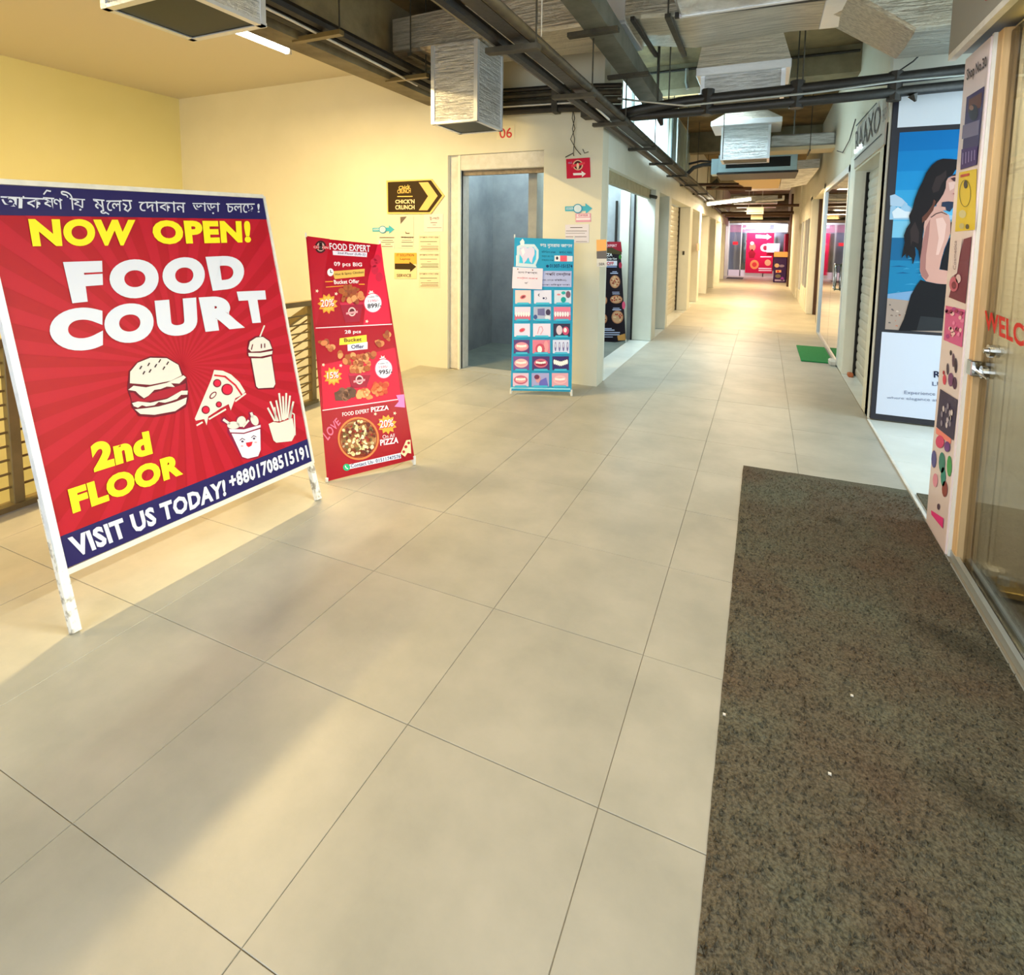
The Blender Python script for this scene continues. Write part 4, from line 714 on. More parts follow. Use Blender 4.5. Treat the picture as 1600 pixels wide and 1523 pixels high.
s.text('বিডিএস ঢাকা', [(360, 226), (480, 230), (480, 248), (360, 244)], (20, 60, 110)); s.text('BMDC REG', [(512, 232), (618, 234), (618, 250), (512, 248)], (20, 60, 110)); s.text('দন্ত রোগ', [(362, 266), (458, 270), (458, 286), (362, 284)], (20, 60, 110)); s.text('চেম্বার ঢাকা', [(362, 300), (464, 304), (464, 318), (362, 316)], (20, 60, 110))
s.poly([(470, 268), (518, 268), (518, 318), (470, 316)], (230, 234, 240), 2); s.poly([(518, 268), (576, 268), (576, 318), (518, 318)], (232, 96, 116), 2); s.poly([(576, 270), (624, 272), (624, 318), (576, 318)], (216, 222, 236), 2); s.disc(492, 290, 10, 14, (60, 60, 80), 3)
s.text('01307-151574', [(430, 340), (622, 344), (622, 374), (430, 370)], (10, 50, 100), 3, bold=.015); s.disc(410, 358, 12, 12, (10, 60, 110), 3)
s.poly([(366, 398), (616, 400), (614, 536), (364, 532)], (176, 184, 226), 2); s.text('শপিং েসন্টার', [(392, 410), (606, 412), (606, 446), (392, 444)], (60, 30, 50), 3, bold=.01); s.text('(রোডের বিপরীতে)', [(368, 466), (570, 468), (570, 488), (368, 486)], (60, 50, 90)); s.text('ঢাকা মিরপুর ঢাকা', [(366, 508), (600, 508), (600, 526), (366, 526)], (60, 50, 90))
cols = [(136, 270), (296, 444), (468, 612)]; rws = [(562, 676), (704, 816), (846, 956), (984, 1098), (1124, 1240), (1266, 1380)]
PK = [(226, 150, 170), (240, 190, 196), (206, 110, 140)]
for j, (y0, y1) in enumerate(rws):
    for i, (x0, x1) in enumerate(cols):
        dx = -j * 4; x0 += dx; x1 += dx - (j * 1 if i == 2 else 0)
        base = [[(240, 206, 206), (220, 222, 246), (206, 220, 240)], [(232, 216, 240), (176, 184, 214), (226, 168, 196)], [(226, 222, 250), (232, 222, 246), (54, 50, 80)], [(96, 70, 130), (222, 130, 156), (214, 222, 250)], [(128, 90, 160), (84, 60, 120), (64, 50, 110)], [(226, 200, 226), (170, 170, 220), (226, 170, 186)]][j][i]
        s.poly([(x0, y0), (x1, y0), (x1, y1), (x0, y1)], base, 1); s.poly([(x0 + 20, y1 - 10), (x1 - 20, y1 - 10), (x1 - 10, y1 + 8), (x0 + 10, y1 + 8)], (70, 186, 222), 5)
        cx, cy = (x0 + x1) / 2, (y0 + y1) / 2; k = (j, i)
        if k in ((0, 0), (2, 0)): s.disc(cx, cy, 26, 16, (206, 110, 120), 2, rot=-.4); s.disc(cx, cy, 16, 7, (120, 60, 70) if j == 0 else (226, 60, 90), 3, rot=-.4)
        elif k in ((1, 0), (1, 2)):
            s.poly([(x0, cy + 10), (x1, cy + 14), (x1, y1), (x0, y1)], PK[2], 2)
            for q in range(6): s.disc(x0 + 14 + q * 21, cy + 6, 9, 22, (246, 240, 246), 3, 10)
            if i == 2: s.poly([(x0, y0), (x1, y0), (x1, cy - 16), (x0, cy - 22)], (226, 130, 160), 4)
        elif k in ((3, 0), (4, 0), (4, 1), (5, 2), (5, 0)):
            s.disc(cx, cy, 58, 38, PK[(i + j) % 3], 2); s.disc(cx, cy + 2, 46, 22, (150, 40, 70) if k == (4, 1) else (236, 170, 180), 3)
            for q in range(6): s.disc(cx - 36 + q * 14, cy - 2 + abs(q - 2.5) * -2, 8, 11, (250, 246, 244), 4, 8)
        elif k == (4, 2):
            for q in range(8): s.disc(cx - 52 + q * 15, cy + 6 - abs(q - 3.5) * 5, 9, 22, (246, 246, 244), 3, 10)
        elif k == (3, 1): s.disc(cx - 10, cy + 20, 40, 46, (206, 84, 110), 2); s.disc(cx - 14, cy + 24, 20, 30, (250, 244, 240), 3); s.disc(cx + 40, cy, 20, 50, (236, 160, 170), 2)
        elif k == (3, 2):
            for q in range(4): s.disc(x0 + 22 + q * 34, cy, 8, 40, (120, 110, 170), 2); s.disc(x0 + 22 + q * 34, cy - 10, 4, 20, (226, 226, 246), 3)
        elif k == (0, 1): s.line([(cx - 30, cy - 26), (cx - 38, cy - 16), (cx - 30, cy - 6)], 6, (60, 50, 90), 2); s.poly([(cx, cy + 4), (cx + 16, cy + 4), (cx + 16, cy + 18), (cx, cy + 18)], (40, 40, 90), 2); s.line([(cx + 26, cy + 2), (cx + 34, cy + 12), (cx + 24, cy + 22)], 4, (90, 80, 120), 2)
        elif k == (0, 2): s.disc(cx + 6, cy - 34, 18, 14, (40, 170, 170), 2); s.disc(cx + 6, cy + 24, 22, 24, (20, 160, 160), 2); s.disc(cx - 34, cy - 20, 16, 8, (220, 140, 150), 2); s.disc(cx + 46, cy - 20, 20, 30, (120, 90, 110), 2)
        elif k == (1, 1): s.poly([(x0 + 34, y0 + 16), (cx + 20, y0 + 12), (cx + 22, cy + 18), (x0 + 36, cy + 14)], (110, 110, 160), 2); s.disc(cx + 50, cy - 10, 20, 26, (70, 60, 90), 3); s.disc(cx + 46, cy + 34, 24, 20, (220, 226, 240), 3); s.disc(x0 + 16, cy + 30, 16, 20, (70, 90, 150), 3)
        elif k == (2, 1): s.line([(cx - 36, cy + 30), (cx - 20, cy - 26), (cx, cy - 30), (cx + 10, cy), (cx - 10, cy + 36)], 5, (226, 150, 160), 2)
        elif k == (2, 2): s.disc(cx - 20, cy, 26, 40, (216, 200, 216), 2); s.disc(cx + 34, cy + 6, 28, 36, (206, 80, 120), 2); s.disc(cx + 30, cy, 14, 20, (240, 230, 236), 3)
        elif k == (5, 1): s.disc(cx - 20, cy - 8, 22, 34, (216, 160, 170), 2); s.disc(cx - 30, cy - 24, 22, 20, (120, 60, 90), 3); s.poly([(cx - 10, cy + 10), (cx + 50, cy - 20), (cx + 66, cy + 50), (cx - 10, cy + 54)], (110, 110, 200), 2)
s.line([(100, 1392), (600, 1402)], 14, (150, 226, 246), 1)
s.flush()
nt = thing('taped_notice', 'white handwritten notice taped over the dental banner', 'notice', (-2.15, 4.82, .9))
s2 = Sheet(s.O + s.n * .012, s.e, s.u, nt); s2.z = s.z
q = [s2.P(*k) for k in ((108, 546), (364, 556), (372, 378), (116, 364))]; bm = B(); hexa(bm, [s2.W(a, b, -1.6) for a, b in q] + [s2.W(a, b, -.95) for a, b in q]); obj('sheet', bm, flat((222, 218, 236)), nt)
s2.text('মেলা উপলক্ষে', [(160, 398), (326, 404), (324, 428), (160, 424)], (60, 50, 90), 0); s2.text('ডেন্টাল চেকাপ', [(152, 448), (326, 454), (326, 474), (152, 470)], (214, 70, 90), 0); s2.text('ফ্রি', [(216, 490), (246, 492), (246, 514), (216, 512)], (70, 60, 90), 0); s2.disc(158, 383, 5, 6, (130, 90, 80), 0); s2.disc(284, 391, 5, 6, (130, 90, 80), 0); s2.flush()
# dark pizza banner in the first doorway
t, s, c = xbanner('pizza_banner', 'dark pizza menu banner standing inside the first left doorway', (-2.35, 8.0, .03), .2, .06, ((925, 540), (978, 532), (969, 378), (918, 377)), (44, 36, 50))
s.z = zm(780, 350, 5.44)
s.poly([(880, 150), (1035, 150), (1045, 240), (1000, 235), (905, 225), (880, 225)], (150, 24, 44), 1); s.poly([(880, 225), (905, 205), (960, 200), (1000, 222), (1040, 235), (1042, 260), (880, 250)], (70, 60, 36), 2)
s.text('FOOD EXPERT', [(830, 174), (1000, 172), (1000, 194), (830, 194)], (246, 200, 210), 3, bold=.02); s.text('PIZZA', [(870, 248), (962, 248), (962, 274), (870, 274)], (240, 240, 246), 3, bold=.02); s.text('Made To Order Now', [(850, 284), (1000, 284), (1000, 304), (850, 304)], (240, 240, 246), 3, bold=.01)
s.poly([(840, 310), (1002, 312), (1002, 354), (840, 356)], (226, 226, 240), 2); s.text('20% OFF', [(850, 318), (974, 320), (972, 348), (850, 350)], (190, 20, 50), 4, bold=.03); s.poly([(880, 360), (1000, 360), (1000, 368), (880, 368)], (150, 170, 220), 3)
s.disc(1028, 280, 12, 20, (60, 120, 50), 3); s.disc(1030, 350, 14, 26, (170, 40, 70), 3); s.disc(1058, 690, 14, 34, (226, 90, 130), 3)
for cx, cy, rx, ry in ((984, 490, 44, 55), (995, 640, 52, 36), (1005, 790, 50, 56), (885, 648, 34, 40), (885, 805, 34, 44)):
    s.disc(cx, cy, rx, ry, (196, 130, 96), 2); s.disc(cx, cy, rx - 7, ry - 7, (216, 170, 130), 3)
    for i in range(14): a = random.random() * 6.28; r = random.random() ** .6; s.disc(cx + (rx - 12) * r * math.cos(a), cy + (ry - 12) * r * math.sin(a), 7, 6, random.choice([(190, 60, 50), (150, 60, 44), (236, 210, 170)]), 4 + i % 2, 7)
for x0, y0, x1, y1 in ((962, 402, 1000, 408), (944, 414, 1010, 422), (960, 576, 1022, 582), (962, 590, 1024, 596), (968, 712, 1024, 718), (962, 724, 1036, 732), (860, 884, 956, 892), (850, 896, 980, 906), (850, 918, 1026, 926), (850, 936, 1022, 944), (850, 956, 966, 962)): s.poly([(x0, y0), (x1, y0), (x1, y1), (x0, y1)], (196, 206, 240), 3)
s.poly([(1004, 950), (1070, 930), (1076, 985), (1010, 990)], (206, 150, 80), 4); s.flush()
#================================================================== signs and notices on walls
def wall_sheet(name, label, cat, pts_px, base, Y=5.478, z=None, th=.004, group=None, xplane=None):
    """a thin sheet fixed on the back wall (plane Y) or on the left facade (plane X)"""
    if xplane is None: O, e = Vector((-3, Y, 1)), (1, 0, 0)
    else: O, e = Vector((xplane, 6, 1)), (0, 1, 0)
    t = thing(name, label, cat, O, group); s = Sheet(O, e, (0, 0, 1), t); s.z = z or s.z; s.O = s.O + s.n * th
    q = [s.P(*k) for k in pts_px]; w = [s.W(a, b, -1) for a, b in q]; cx = sum(w, Vector()) / len(w); t.location = (cx.x, cx.y, min(k.z for k in w)); bpy.context.view_layer.update()
    n = len(w); bm = B(); v1 = [bm.verts.new(k) for k in w]; v2 = [bm.verts.new(k - s.n * th) for k in w]; bm.faces.new(v1); bm.faces.new(v2[::-1])
    for i in range(n): bm.faces.new((v1[i], v2[i], v2[(i + 1) % n], v1[(i + 1) % n]))
    bmesh.ops.recalc_face_normals(bm, faces=bm.faces); obj('sheet', bm, flat(base), t); return t, s
Z5 = zm(580, 240, 4)
t, s = wall_sheet('arrow_sign', "large dark brown arrow sign with orange chevron on the cream wall", 'sign', [(94, 168), (378, 158), (456, 262), (372, 376), (100, 376)], (238, 200, 120), z=Z5, th=.012)
s.poly([(104, 178), (374, 166), (444, 262), (366, 366), (106, 366)], (52, 36, 14), 0); s.poly([(298, 180), (356, 178), (416, 264), (352, 354), (298, 354), (356, 266)], (240, 196, 120), 1)
s.text("CHICK'N", [(152, 288), (272, 284), (272, 312), (152, 312)], (250, 226, 180), 2, bold=.03); s.text('CRUNCH', [(152, 322), (272, 320), (272, 348), (152, 350)], (250, 226, 180), 2, bold=.03)
s.text('Chick', [(172, 204), (244, 192), (246, 218), (174, 226)], (240, 200, 110), 2, bold=.03); s.text('CRUNCH', [(164, 226), (248, 216), (248, 246), (166, 250)], (240, 200, 110), 2, bold=.02); s.line([(166, 268), (258, 267)], 6, (240, 200, 110), 2); s.flush()
def tooth_arrow(label, z, dx, dy, k=1.0, xp=None):
    P = lambda x, y: (dx + x * k, dy + y * k)
    t, s = wall_sheet('arrow_sign', label, 'sign', [P(8, 20), (P(110, 18)), P(110, 4), P(144, 30), P(112, 56), P(112, 42), P(8, 44)], (70, 176, 206), z=z)
    s.disc(*P(72, 31), 24 * k, 24 * k, (60, 150, 190), 1); s.disc(*P(72, 31), 19 * k, 19 * k, (206, 224, 240), 2); s.poly([P(14, 25), P(48, 24), P(48, 36), P(14, 37)], (190, 224, 236), 1); s.text('DENTAL', [P(16, 27), P(46, 26), P(46, 34), P(16, 35)], (60, 150, 190), 2); s.flush()
tooth_arrow('small light blue dental arrow sign on the yellow wall left of the doorway', Z5, 0, 443, 1)
tooth_arrow('small light blue dental arrow sign on the corner column right of the doorway', Z5, 1202, 305, 1.24)
PAP = (222, 214, 200); INK = (84, 72, 64)
def paper(label, px, rows, base=PAP, cat='notice', name='paper_notice', heads=()):
    t, s = wall_sheet(name, label, cat, px, base, z=Z5, th=.002)
    for a, b, w, h in rows: s.poly([(a, b), (a + w, b), (a + w, b + h), (a, b + h)], INK, 0)
    for tx, q in heads: s.text(tx, q, INK, 0)
    s.flush(); return s
paper('blank white sheet with dark torn corner under the arrow sign', [(176, 388), (266, 392), (264, 590), (174, 590)], [(186, 520, 80, 5), (190, 552, 72, 3), (190, 576, 70, 3), (192, 540, 60, 2)], heads=(('TO-LET', [(188, 518), (266, 520), (266, 530), (188, 528)]),))
s = Sheet((-3, 5.474, 1), (1, 0, 0), (0, 0, 1), bpy.data.objects['paper_notice']); s.z = Z5; s.poly([(182, 396), (222, 393), (184, 438)], (110, 100, 92), 1); s.poly([(214, 484), (222, 496), (242, 494), (238, 500), (216, 500)], (90, 76, 66), 1); s.flush()
paper('white notice with Bengali heading right under the arrow sign tip', [(330, 378), (450, 376), (448, 486), (330, 490)], [(372, 430, 40, 3), (384, 444, 20, 2), (350, 462, 90, 2)], (226, 214, 214), heads=(('টু-লেট', [(366, 394), (426, 394), (426, 416), (366, 416)]),))
paper('white notice with small print left, behind the red banner edge', [(34, 512), (148, 512), (146, 596), (36, 590)], [(52, 522, 92, 5), (70, 540, 66, 3), (62, 552, 80, 3), (88, 564, 34, 3), (66, 578, 68, 4)], (230, 220, 206))
for i, (y, lab) in enumerate(((510, 'cream to-let notice at the top of the column of three'), (620, 'cream to-let notice in the middle of the column of three'), (738, 'cream to-let notice at the bottom of the column of three'))):
    paper(lab, [(298, y), (428, y), (428, y + 100), (298, y + 100)], [(306, y + 38, 106, 3), (350, y + 54, 24, 2), (310, y + 68, 110, 3), (316, y + 80, 102, 3), (308, y + 88, 112, 3)], (228, 216, 190), heads=(('েদাকান ভাড়া হবে', [(302, y + 8), (422, y + 8), (422, y + 22), (302, y + 22)]),))
t, s = wall_sheet('direction_sign', 'orange and dark arrow sign below the papers left of the doorway', 'sign', [(144, 620), (284, 620), (284, 782), (144, 782)], (232, 214, 170), z=Z5, th=.003)
s.poly([(146, 620), (284, 620), (284, 690), (146, 686)], (236, 176, 80), 0); s.poly([(148, 686), (240, 686), (240, 674), (282, 706), (244, 740), (244, 724), (148, 722)], (60, 44, 26), 1); s.text('IT SOLUTION', [(160, 626), (268, 626), (268, 642), (160, 642)], (70, 50, 30), 1, bold=.01); s.text('Laptop', [(182, 650), (246, 650), (246, 668), (182, 668)], (70, 50, 30), 1); s.text('SERVICE', [(160, 752), (250, 752), (250, 770), (160, 770)], (60, 44, 34), 1, bold=.01); s.flush()
t, s = wall_sheet('arrow_sign', 'small red chicken shop sign with white arrow high on the corner column', 'sign', [(1218, 34), (1366, 24), (1370, 148), (1222, 156)], (206, 16, 60), z=Z5, th=.006)
s.disc(1292, 72, 32, 32, (226, 190, 160), 0); s.disc(1292, 72, 24, 26, (70, 26, 30), 1); s.poly([(1250, 70), (1336, 52), (1336, 66), (1252, 88)], (236, 60, 80), 2); s.disc(1292, 78, 8, 20, (240, 210, 180), 3); s.poly([(1262, 122), (1316, 120), (1314, 108), (1342, 126), (1318, 146), (1318, 134), (1264, 136)], (250, 244, 246), 1); s.text('HALAL', [(1232, 52), (1256, 50), (1256, 62), (1232, 64)], (190, 170, 226), 1); s.flush()
s = paper('pink and white price slip under the blue arrow on the corner column', [(1276, 374), (1372, 372), (1374, 426), (1278, 428)], [], (226, 160, 186)); s.poly([(1282, 402), (1370, 400), (1370, 414), (1282, 416)], (240, 230, 240), 1); s.poly([(1284, 378), (1366, 376), (1366, 396), (1284, 398)], (236, 214, 226), 1); s.text('OFFER', [(1296, 380), (1356, 379), (1356, 392), (1296, 393)], (190, 40, 90), 2); s.flush()
paper('lilac white typed notice on the corner column above the dental banner', [(1212, 444), (1360, 440), (1360, 556), (1214, 560)], [(1244, 460, 76, 4), (1218, 482, 130, 3), (1216, 496, 120, 2), (1216, 518, 130, 3), (1280, 548, 70, 2)], (226, 220, 232))
t, s = wall_sheet('corner_sticker', 'orange and grey sticker wrapped round the white column corner', 'sticker', [(1408, 538), (1470, 536), (1472, 706), (1410, 706)], (224, 222, 220), z=Z5, th=.002)
s.poly([(1408, 538), (1470, 536), (1471, 606), (1409, 610)], (238, 180, 110), 0); s.poly([(1409, 610), (1471, 606), (1472, 656), (1410, 656)], (110, 106, 110), 0); s.text('SER', [(1424, 682), (1460, 682), (1460, 698), (1424, 698)], (60, 50, 60), 1); s.flush()
t, s = wall_sheet('shop_number', 'red painted number 06 above the doorway', 'number', [(776, 198), (804, 196), (804, 216), (776, 218)], (232, 226, 204), th=.001)
s.text('06', [(780, 201), (800, 199), (800, 215), (781, 216)], (206, 50, 60), 0, bold=.01); s.flush()
t, s = wall_sheet('pillar_notice', 'small pinkish sheet stuck on the fourth left pillar in the warm light', 'notice', [(1089, 381), (1093, 380), (1093, 391), (1089, 392)], (236, 150, 130), xplane=XL + .012, th=.003)
#================================================================== CEILING SERVICES
def rod(bm, x, y, z0, z1=3.7, r=.006): return tube(bm, [(x, y, z0), (x, y, z1)], r, 5)
# main duct D with its bend to the right
dd = thing('main_duct', 'large foil wrapped air duct crossing the ceiling from side to side', 'duct', (-1, 4.7, 3.15))
sec = [(-3.2, 3.18, 4.38, 4.98, .30), (-2.0, 3.17, 4.36, 5.0, .32), (-1.0, 3.17, 4.36, 5.05, .34), (-.62, 3.15, 4.40, 5.2, .34), (.1, 3.17, 4.40, 5.15, .34), (.42, 3.15, 4.42, 5.14, .36), (.82, 2.86, 4.46, 5.10, .5), (2.6, 2.85, 4.46, 5.1, .5)]
bm = B(); rows = []
for x, z, y0, y1, h in sec: rows.append([bm.verts.new(k) for k in ((x, y0, z + .02), (x, y0 + .03, z), (x, (y0 + y1) / 2, z - .015), (x, y1 - .03, z), (x, y1, z + .02), (x, y1, z + h), (x, y0, z + h))])
for a, b in zip(rows, rows[1:]):
    for k in range(7): bm.faces.new((a[k], b[k], b[(k + 1) % 7], a[(k + 1) % 7]))
bm.faces.new(rows[0]); bm.faces.new(rows[-1][::-1]); bmesh.ops.recalc_face_normals(bm, faces=bm.faces); obj('insulated_body', bm, M_foilh, dd)
for x0, z in ((-1.22, 3.160), (.30, 3.150)):
    boxo('tape_band', x0, x0 + .17, 4.40, 5.06, z - .012, z + .02, M_tape, dd, bevel=.004); boxo('tape_band', x0, x0 + .17, 4.355, 4.40, z, z + .33, M_tape, dd)
bm = B()
for x in (-2.95, -.72):
    for y in (4.30, 5.2): rod(bm, x, y, 3.10 if x < .5 else 2.80)
    box(bm, x - .02, x + .02, 4.28, 5.22, 3.10 if x < .5 else 2.80, 3.13 if x < .5 else 2.83)
obj('hanger', bm, M_iron, dd, kind='stuff')
# second nearer duct with black hanger bar
d2 = thing('second_duct', 'foil duct hung nearer the camera above a black bar, top right', 'duct', (.2, 3.9, 3.05))
boxo('insulated_body', -.62, .42, 3.55, 4.18, 3.05, 3.38, M_foil, d2, bevel=.02); obj('black_bar', bar(B(), (-.66, 4.24, 3.09), (.30, 4.24, 3.07), .035, .035), M_black, d2); bm = B(); rod(bm, -.6, 4.24, 3.09); rod(bm, .26, 4.24, 3.07); obj('hanger', bm, M_iron, d2)
boxo('tape_band', -.62, .42, 4.16, 4.19, 3.045, 3.09, M_tape, d2)
def drop(name, label, x0, x1, y0, y1, z0, z1, collar=None):
    t = thing(name, label, 'duct outlet', ((x0 + x1) / 2, (y0 + y1) / 2, z0))
    bm = B(); w = .03
    box(bm, x0, x1, y0, y0 + w, z0, z1); box(bm, x0, x1, y1 - w, y1, z0, z1); box(bm, x0, x0 + w, y0 + w, y1 - w, z0, z1); box(bm, x1 - w, x1, y0 + w, y1 - w, z0, z1); obj('insulated_sleeve', bm, M_foil, t)
    boxo('damper', x0 + w, x1 - w, y0 + w, y1 - w, z0 + .002, z0 + .02, mat('dark_damper', (58, 66, 62), .5, metal=.4), t)
    bm = B()
    for a, b, c, d in ((x0 - .006, x0 + .03, y0 - .006, y0 + .004), (x1 - .03, x1 + .006, y0 - .006, y0 + .004), (x0 - .006, x0 + .004, y0, y0 + .03), (x1 - .004, x1 + .006, y0, y0 + .03), (x1 - .004, x1 + .006, y1 - .03, y1), ): box(bm, a, b, c, d, z0, z1)
    for a, b, c, d in ((x0 - .005, x1 + .005, y0 - .005, y0 + .03), (x0 - .005, x1 + .005, y1 - .03, y1 + .005), (x0 - .005, x0 + .03, y0, y1), (x1 - .03, x1 + .005, y0, y1)): box(bm, a, b, c, d, z0 - .006, z0 + .012)
    obj('edge_tape', bm, M_tape, t)
    if collar:
        g, zt, yb = collar; P = [(x0 - g, y0 - g, zt - .16), (x1 + g, y0 - g, zt - .16), (x1 + g, y1 + g, zt - .16), (x0 - g, y1 + g, zt - .16), (x0 + .05, yb, zt), (x1 - .05, yb, zt), (x1 - .05, y1, zt), (x0 + .05, y1, zt)]
        hd = obj('hood', hexa(B(), P), M_foilh, t); boxo('hood_rim', x0 - g - .005, x1 + g + .005, y0 - g - .005, y1 + g, zt - .23, zt - .155, M_tape, hd, bevel=.006)
    return t
drop('duct_outlet', 'square foil duct outlet hanging nearest the camera, top left', -2.76, -2.25, 1.62, 2.06, 2.5, 3.5)
drop('duct_outlet', 'square foil duct outlet hanging in front of the red number, lit warm', -2.73, -2.28, 4.3, 4.8, 2.5, 3.165)
drop('duct_outlet', 'crinkled foil duct outlet with hood just behind the black pipes', -.60, .09, 5.5, 6.0, 2.80, 3.08, collar=(.04, 3.22, 5.12))
drop('duct_outlet', 'ribbed foil duct outlet hanging in front of the air unit', -.66, 0.0, 9.0, 9.5, 2.72, 3.22, collar=(.14, 3.42, 9.1))
t = thing('branch_duct', 'bright foil branch duct running from the air unit to the right wall', 'duct', (.45, 10, 2.95)); boxo('insulated_body', 0.02, .88, 9.6, 10.0, 2.96, 3.14, M_foil, t, bevel=.02); boxo('underside_board', .0, .88, 9.6, 10.05, 2.90, 2.955, mat('pale_board', (224, 204, 168), .6), t); bm = B(); rod(bm, .55, 9.56, 2.88); box(bm, .54, .56, 9.55, 10.1, 2.87, 2.89); obj('hanger', bm, M_iron, t)
# air handling unit
ac = thing('air_unit', 'air handling unit with cool light painted on its frame and dark open front hung in the corridor', 'air unit', (-.17, 10.4, 2.6))
bm = B(); box(bm, -.78, .42, 10.2, 10.24, 2.675, 2.74); box(bm, -.78, .42, 10.2, 10.24, 2.90, 2.96); box(bm, -.78, -.66, 10.2, 10.24, 2.74, 2.90); box(bm, .32, .42, 10.2, 10.24, 2.74, 2.90); obj('front_frame', bm, mat('blue_lit_metal', (176, 206, 216), .35), ac, bevel=.004)  # blue of the frame is cool daylight painted into its colour
boxo('casing', -.78, .42, 10.24, 11.2, 2.67, 2.99, M_iron, ac); boxo('dark_opening', -.66, .32, 10.22, 10.245, 2.74, 2.90, M_dark, ac); boxo('base_skid', -.80, .44, 10.2, 11.2, 2.64, 2.672, M_black, ac); boxo('side_box', -.9, -.78, 10.3, 10.6, 2.66, 2.92, mat('blue_lit_metal', (176, 206, 216), .35), ac)  # dark plate stands in for the shaded inside behind the open front
obj('refrigerant_hose', tube(B(), [(-.88, 10.4, 2.84), (-1.05, 10.4, 2.84), (-1.2, 10.4, 2.80), (-1.3, 10.4, 2.70), (-1.33, 10.4, 2.58)], .035, 8), M_black, ac); obj('refrigerant_hose', tube(B(), [(-.88, 10.5, 2.9), (-1.1, 10.5, 2.92), (-1.3, 10.5, 2.88)], .02, 8), M_black, ac)
t = thing('plenum_box', 'duct box painted in yellow light behind the air unit with a foil offshoot to the right', 'duct', (-.1, 12.6, 2.6)); hexa_ = hexa(B(), [(-.62, 11.6, 2.69), (.22, 11.6, 2.69), (.22, 13.6, 2.69), (-.40, 13.6, 2.69), (-.62, 11.6, 3.0), (.22, 11.6, 3.0), (.22, 13.6, 2.9), (-.40, 13.6, 2.9)]); obj('body', hexa_, mat('yellow_lit_board', (206, 176, 122), .6), t)  # tan of the duct bottom is warm light put into its colour
obj('foil_offshoot', hexa(B(), [(.24, 11.6, 2.84), (.84, 11.6, 2.86), (.7, 12.6, 2.66), (.24, 13.4, 2.64), (.24, 11.6, 3.0), (.84, 11.6, 3.02), (.84, 12.6, 3.0), (.24, 13.4, 2.9)]), M_foil, t); boxo('tail', -.5, .5, 13.7, 15.2, 2.78, 2.95, M_foil, t)
# pipe runs
pb = thing('pipe_run', 'dusty cable tray and pipes running diagonally down the corridor ceiling', 'pipes', (-1.35, 7, 2.5))
obj('pipe', tube(B(), [(-1.44, -.5, 2.62), (-1.43, 6, 2.60), (-1.42, 14, 2.57), (-1.40, 27, 2.5)], .038, 8), M_black, pb); obj('tray', bar(B(), (-1.30, -.5, 2.625), (-1.30, 27, 2.59), .09, .06), M_black, pb); obj('pipe', tube(B(), [(-1.225, -.5, 2.61), (-1.225, 27, 2.57)], .028, 8), M_iron, pb, smooth=True)
obj('cable', tube(B(), [(-1.345, -.5 + k * .55, 2.655 + (.02 if k % 3 == 1 else 0)) for k in range(24)], .012, 6), M_black, pb)
obj('white_conduit', tube(B(), [(-1.36, 4.2, 2.62), (-1.34, 4.6, 2.60), (-1.32, 5.0, 2.57)], .01, 6), M_offw, pb)
for y in (2.95, 4.05, 5.12, 6.6, 7.9, 9.4, 11, 13, 15.5, 18): obj('bracket', bar(B(), (-1.50, y, 2.555), (-1.18, y, 2.545), .06, .03), M_iron, pb)
bm = B()
for y in (2.95, 4.05, 5.12, 6.6, 7.9, 9.4, 11, 13, 15.5, 18): rod(bm, -1.2, y, 2.55)
obj('hanger_rod', bm, M_iron, pb, kind='stuff')
pc = thing('pipe_pair', 'pair of thick black insulated pipes crossing over the corridor', 'pipes', (0, 5.28, 2.62))
obj('pipe', tube(B(), [(-1.35, 5.22, 2.645), (-1.1, 5.25, 2.69), (-.7, 5.28, 2.735), (.3, 5.28, 2.755), (1.5, 5.28, 2.79)], .046, 12), M_black, pc, smooth=True)
obj('pipe', tube(B(), [(-1.5, 5.30, 2.72), (-1.15, 5.30, 2.64), (-.75, 5.27, 2.635), (.3, 5.27, 2.650), (1.5, 5.27, 2.68)], .04, 12), M_black, pc, smooth=True)
obj('grey_cable', tube(B(), [(-1.3, 5.22, 2.80), (-1.0, 5.22, 2.74), (-.7, 5.22, 2.685), (.3, 5.22, 2.70), (.9, 5.22, 2.735), (1.5, 5.22, 2.735)], .009, 6), M_alu, pc)
for x in (-.52, .18, .86): obj('strap', tube(B(), [(x, 5.28, 2.60), (x + .005, 5.28, 2.82)], .055 if x != .86 else .05, 8), M_black, pc)
bm = B()
for x in (-.95, -.85, .22): rod(bm, x, 5.28, 2.62)
obj('hanger_rod', bm, M_iron, pc); obj('loose_cap', tube(B(), [(-.92, 5.28, 2.60), (-.90, 5.26, 2.54)], [.03, .015], 7), M_black, pc); obj('loose_cap', tube(B(), [(.98, 5.26, 2.63), (1.0, 5.26, 2.58)], [.035, .008], 7), M_black, pc)
pw = thing('wall_pipe_bundle', 'bundle of dark pipes running along the top of the back wall', 'pipes', (-2.4, 5.38, 2.8))
for z_, r_, m_ in ((2.80, .035, M_black), (2.88, .035, M_iron), (2.95, .03, M_iron), (3.01, .025, M_black)): obj('pipe', tube(B(), [(-3.25, 5.40, z_ + .04), (-1.9, 5.40, z_), (-1.3, 5.35, z_ - .06)], r_, 8), m_, pw)
obj('white_conduit', tube(B(), [(-2.6, 5.355, 2.86), (-1.95, 5.355, 2.84), (-1.5, 5.33, 2.82)], .008, 6), M_offw, pw); boxo('clamp', -2.0, -1.94, 5.34, 5.46, 2.76, 3.04, M_iron, pw); boxo('clamp', -1.68, -1.56, 5.3, 5.46, 2.68, 2.80, M_iron, pw)
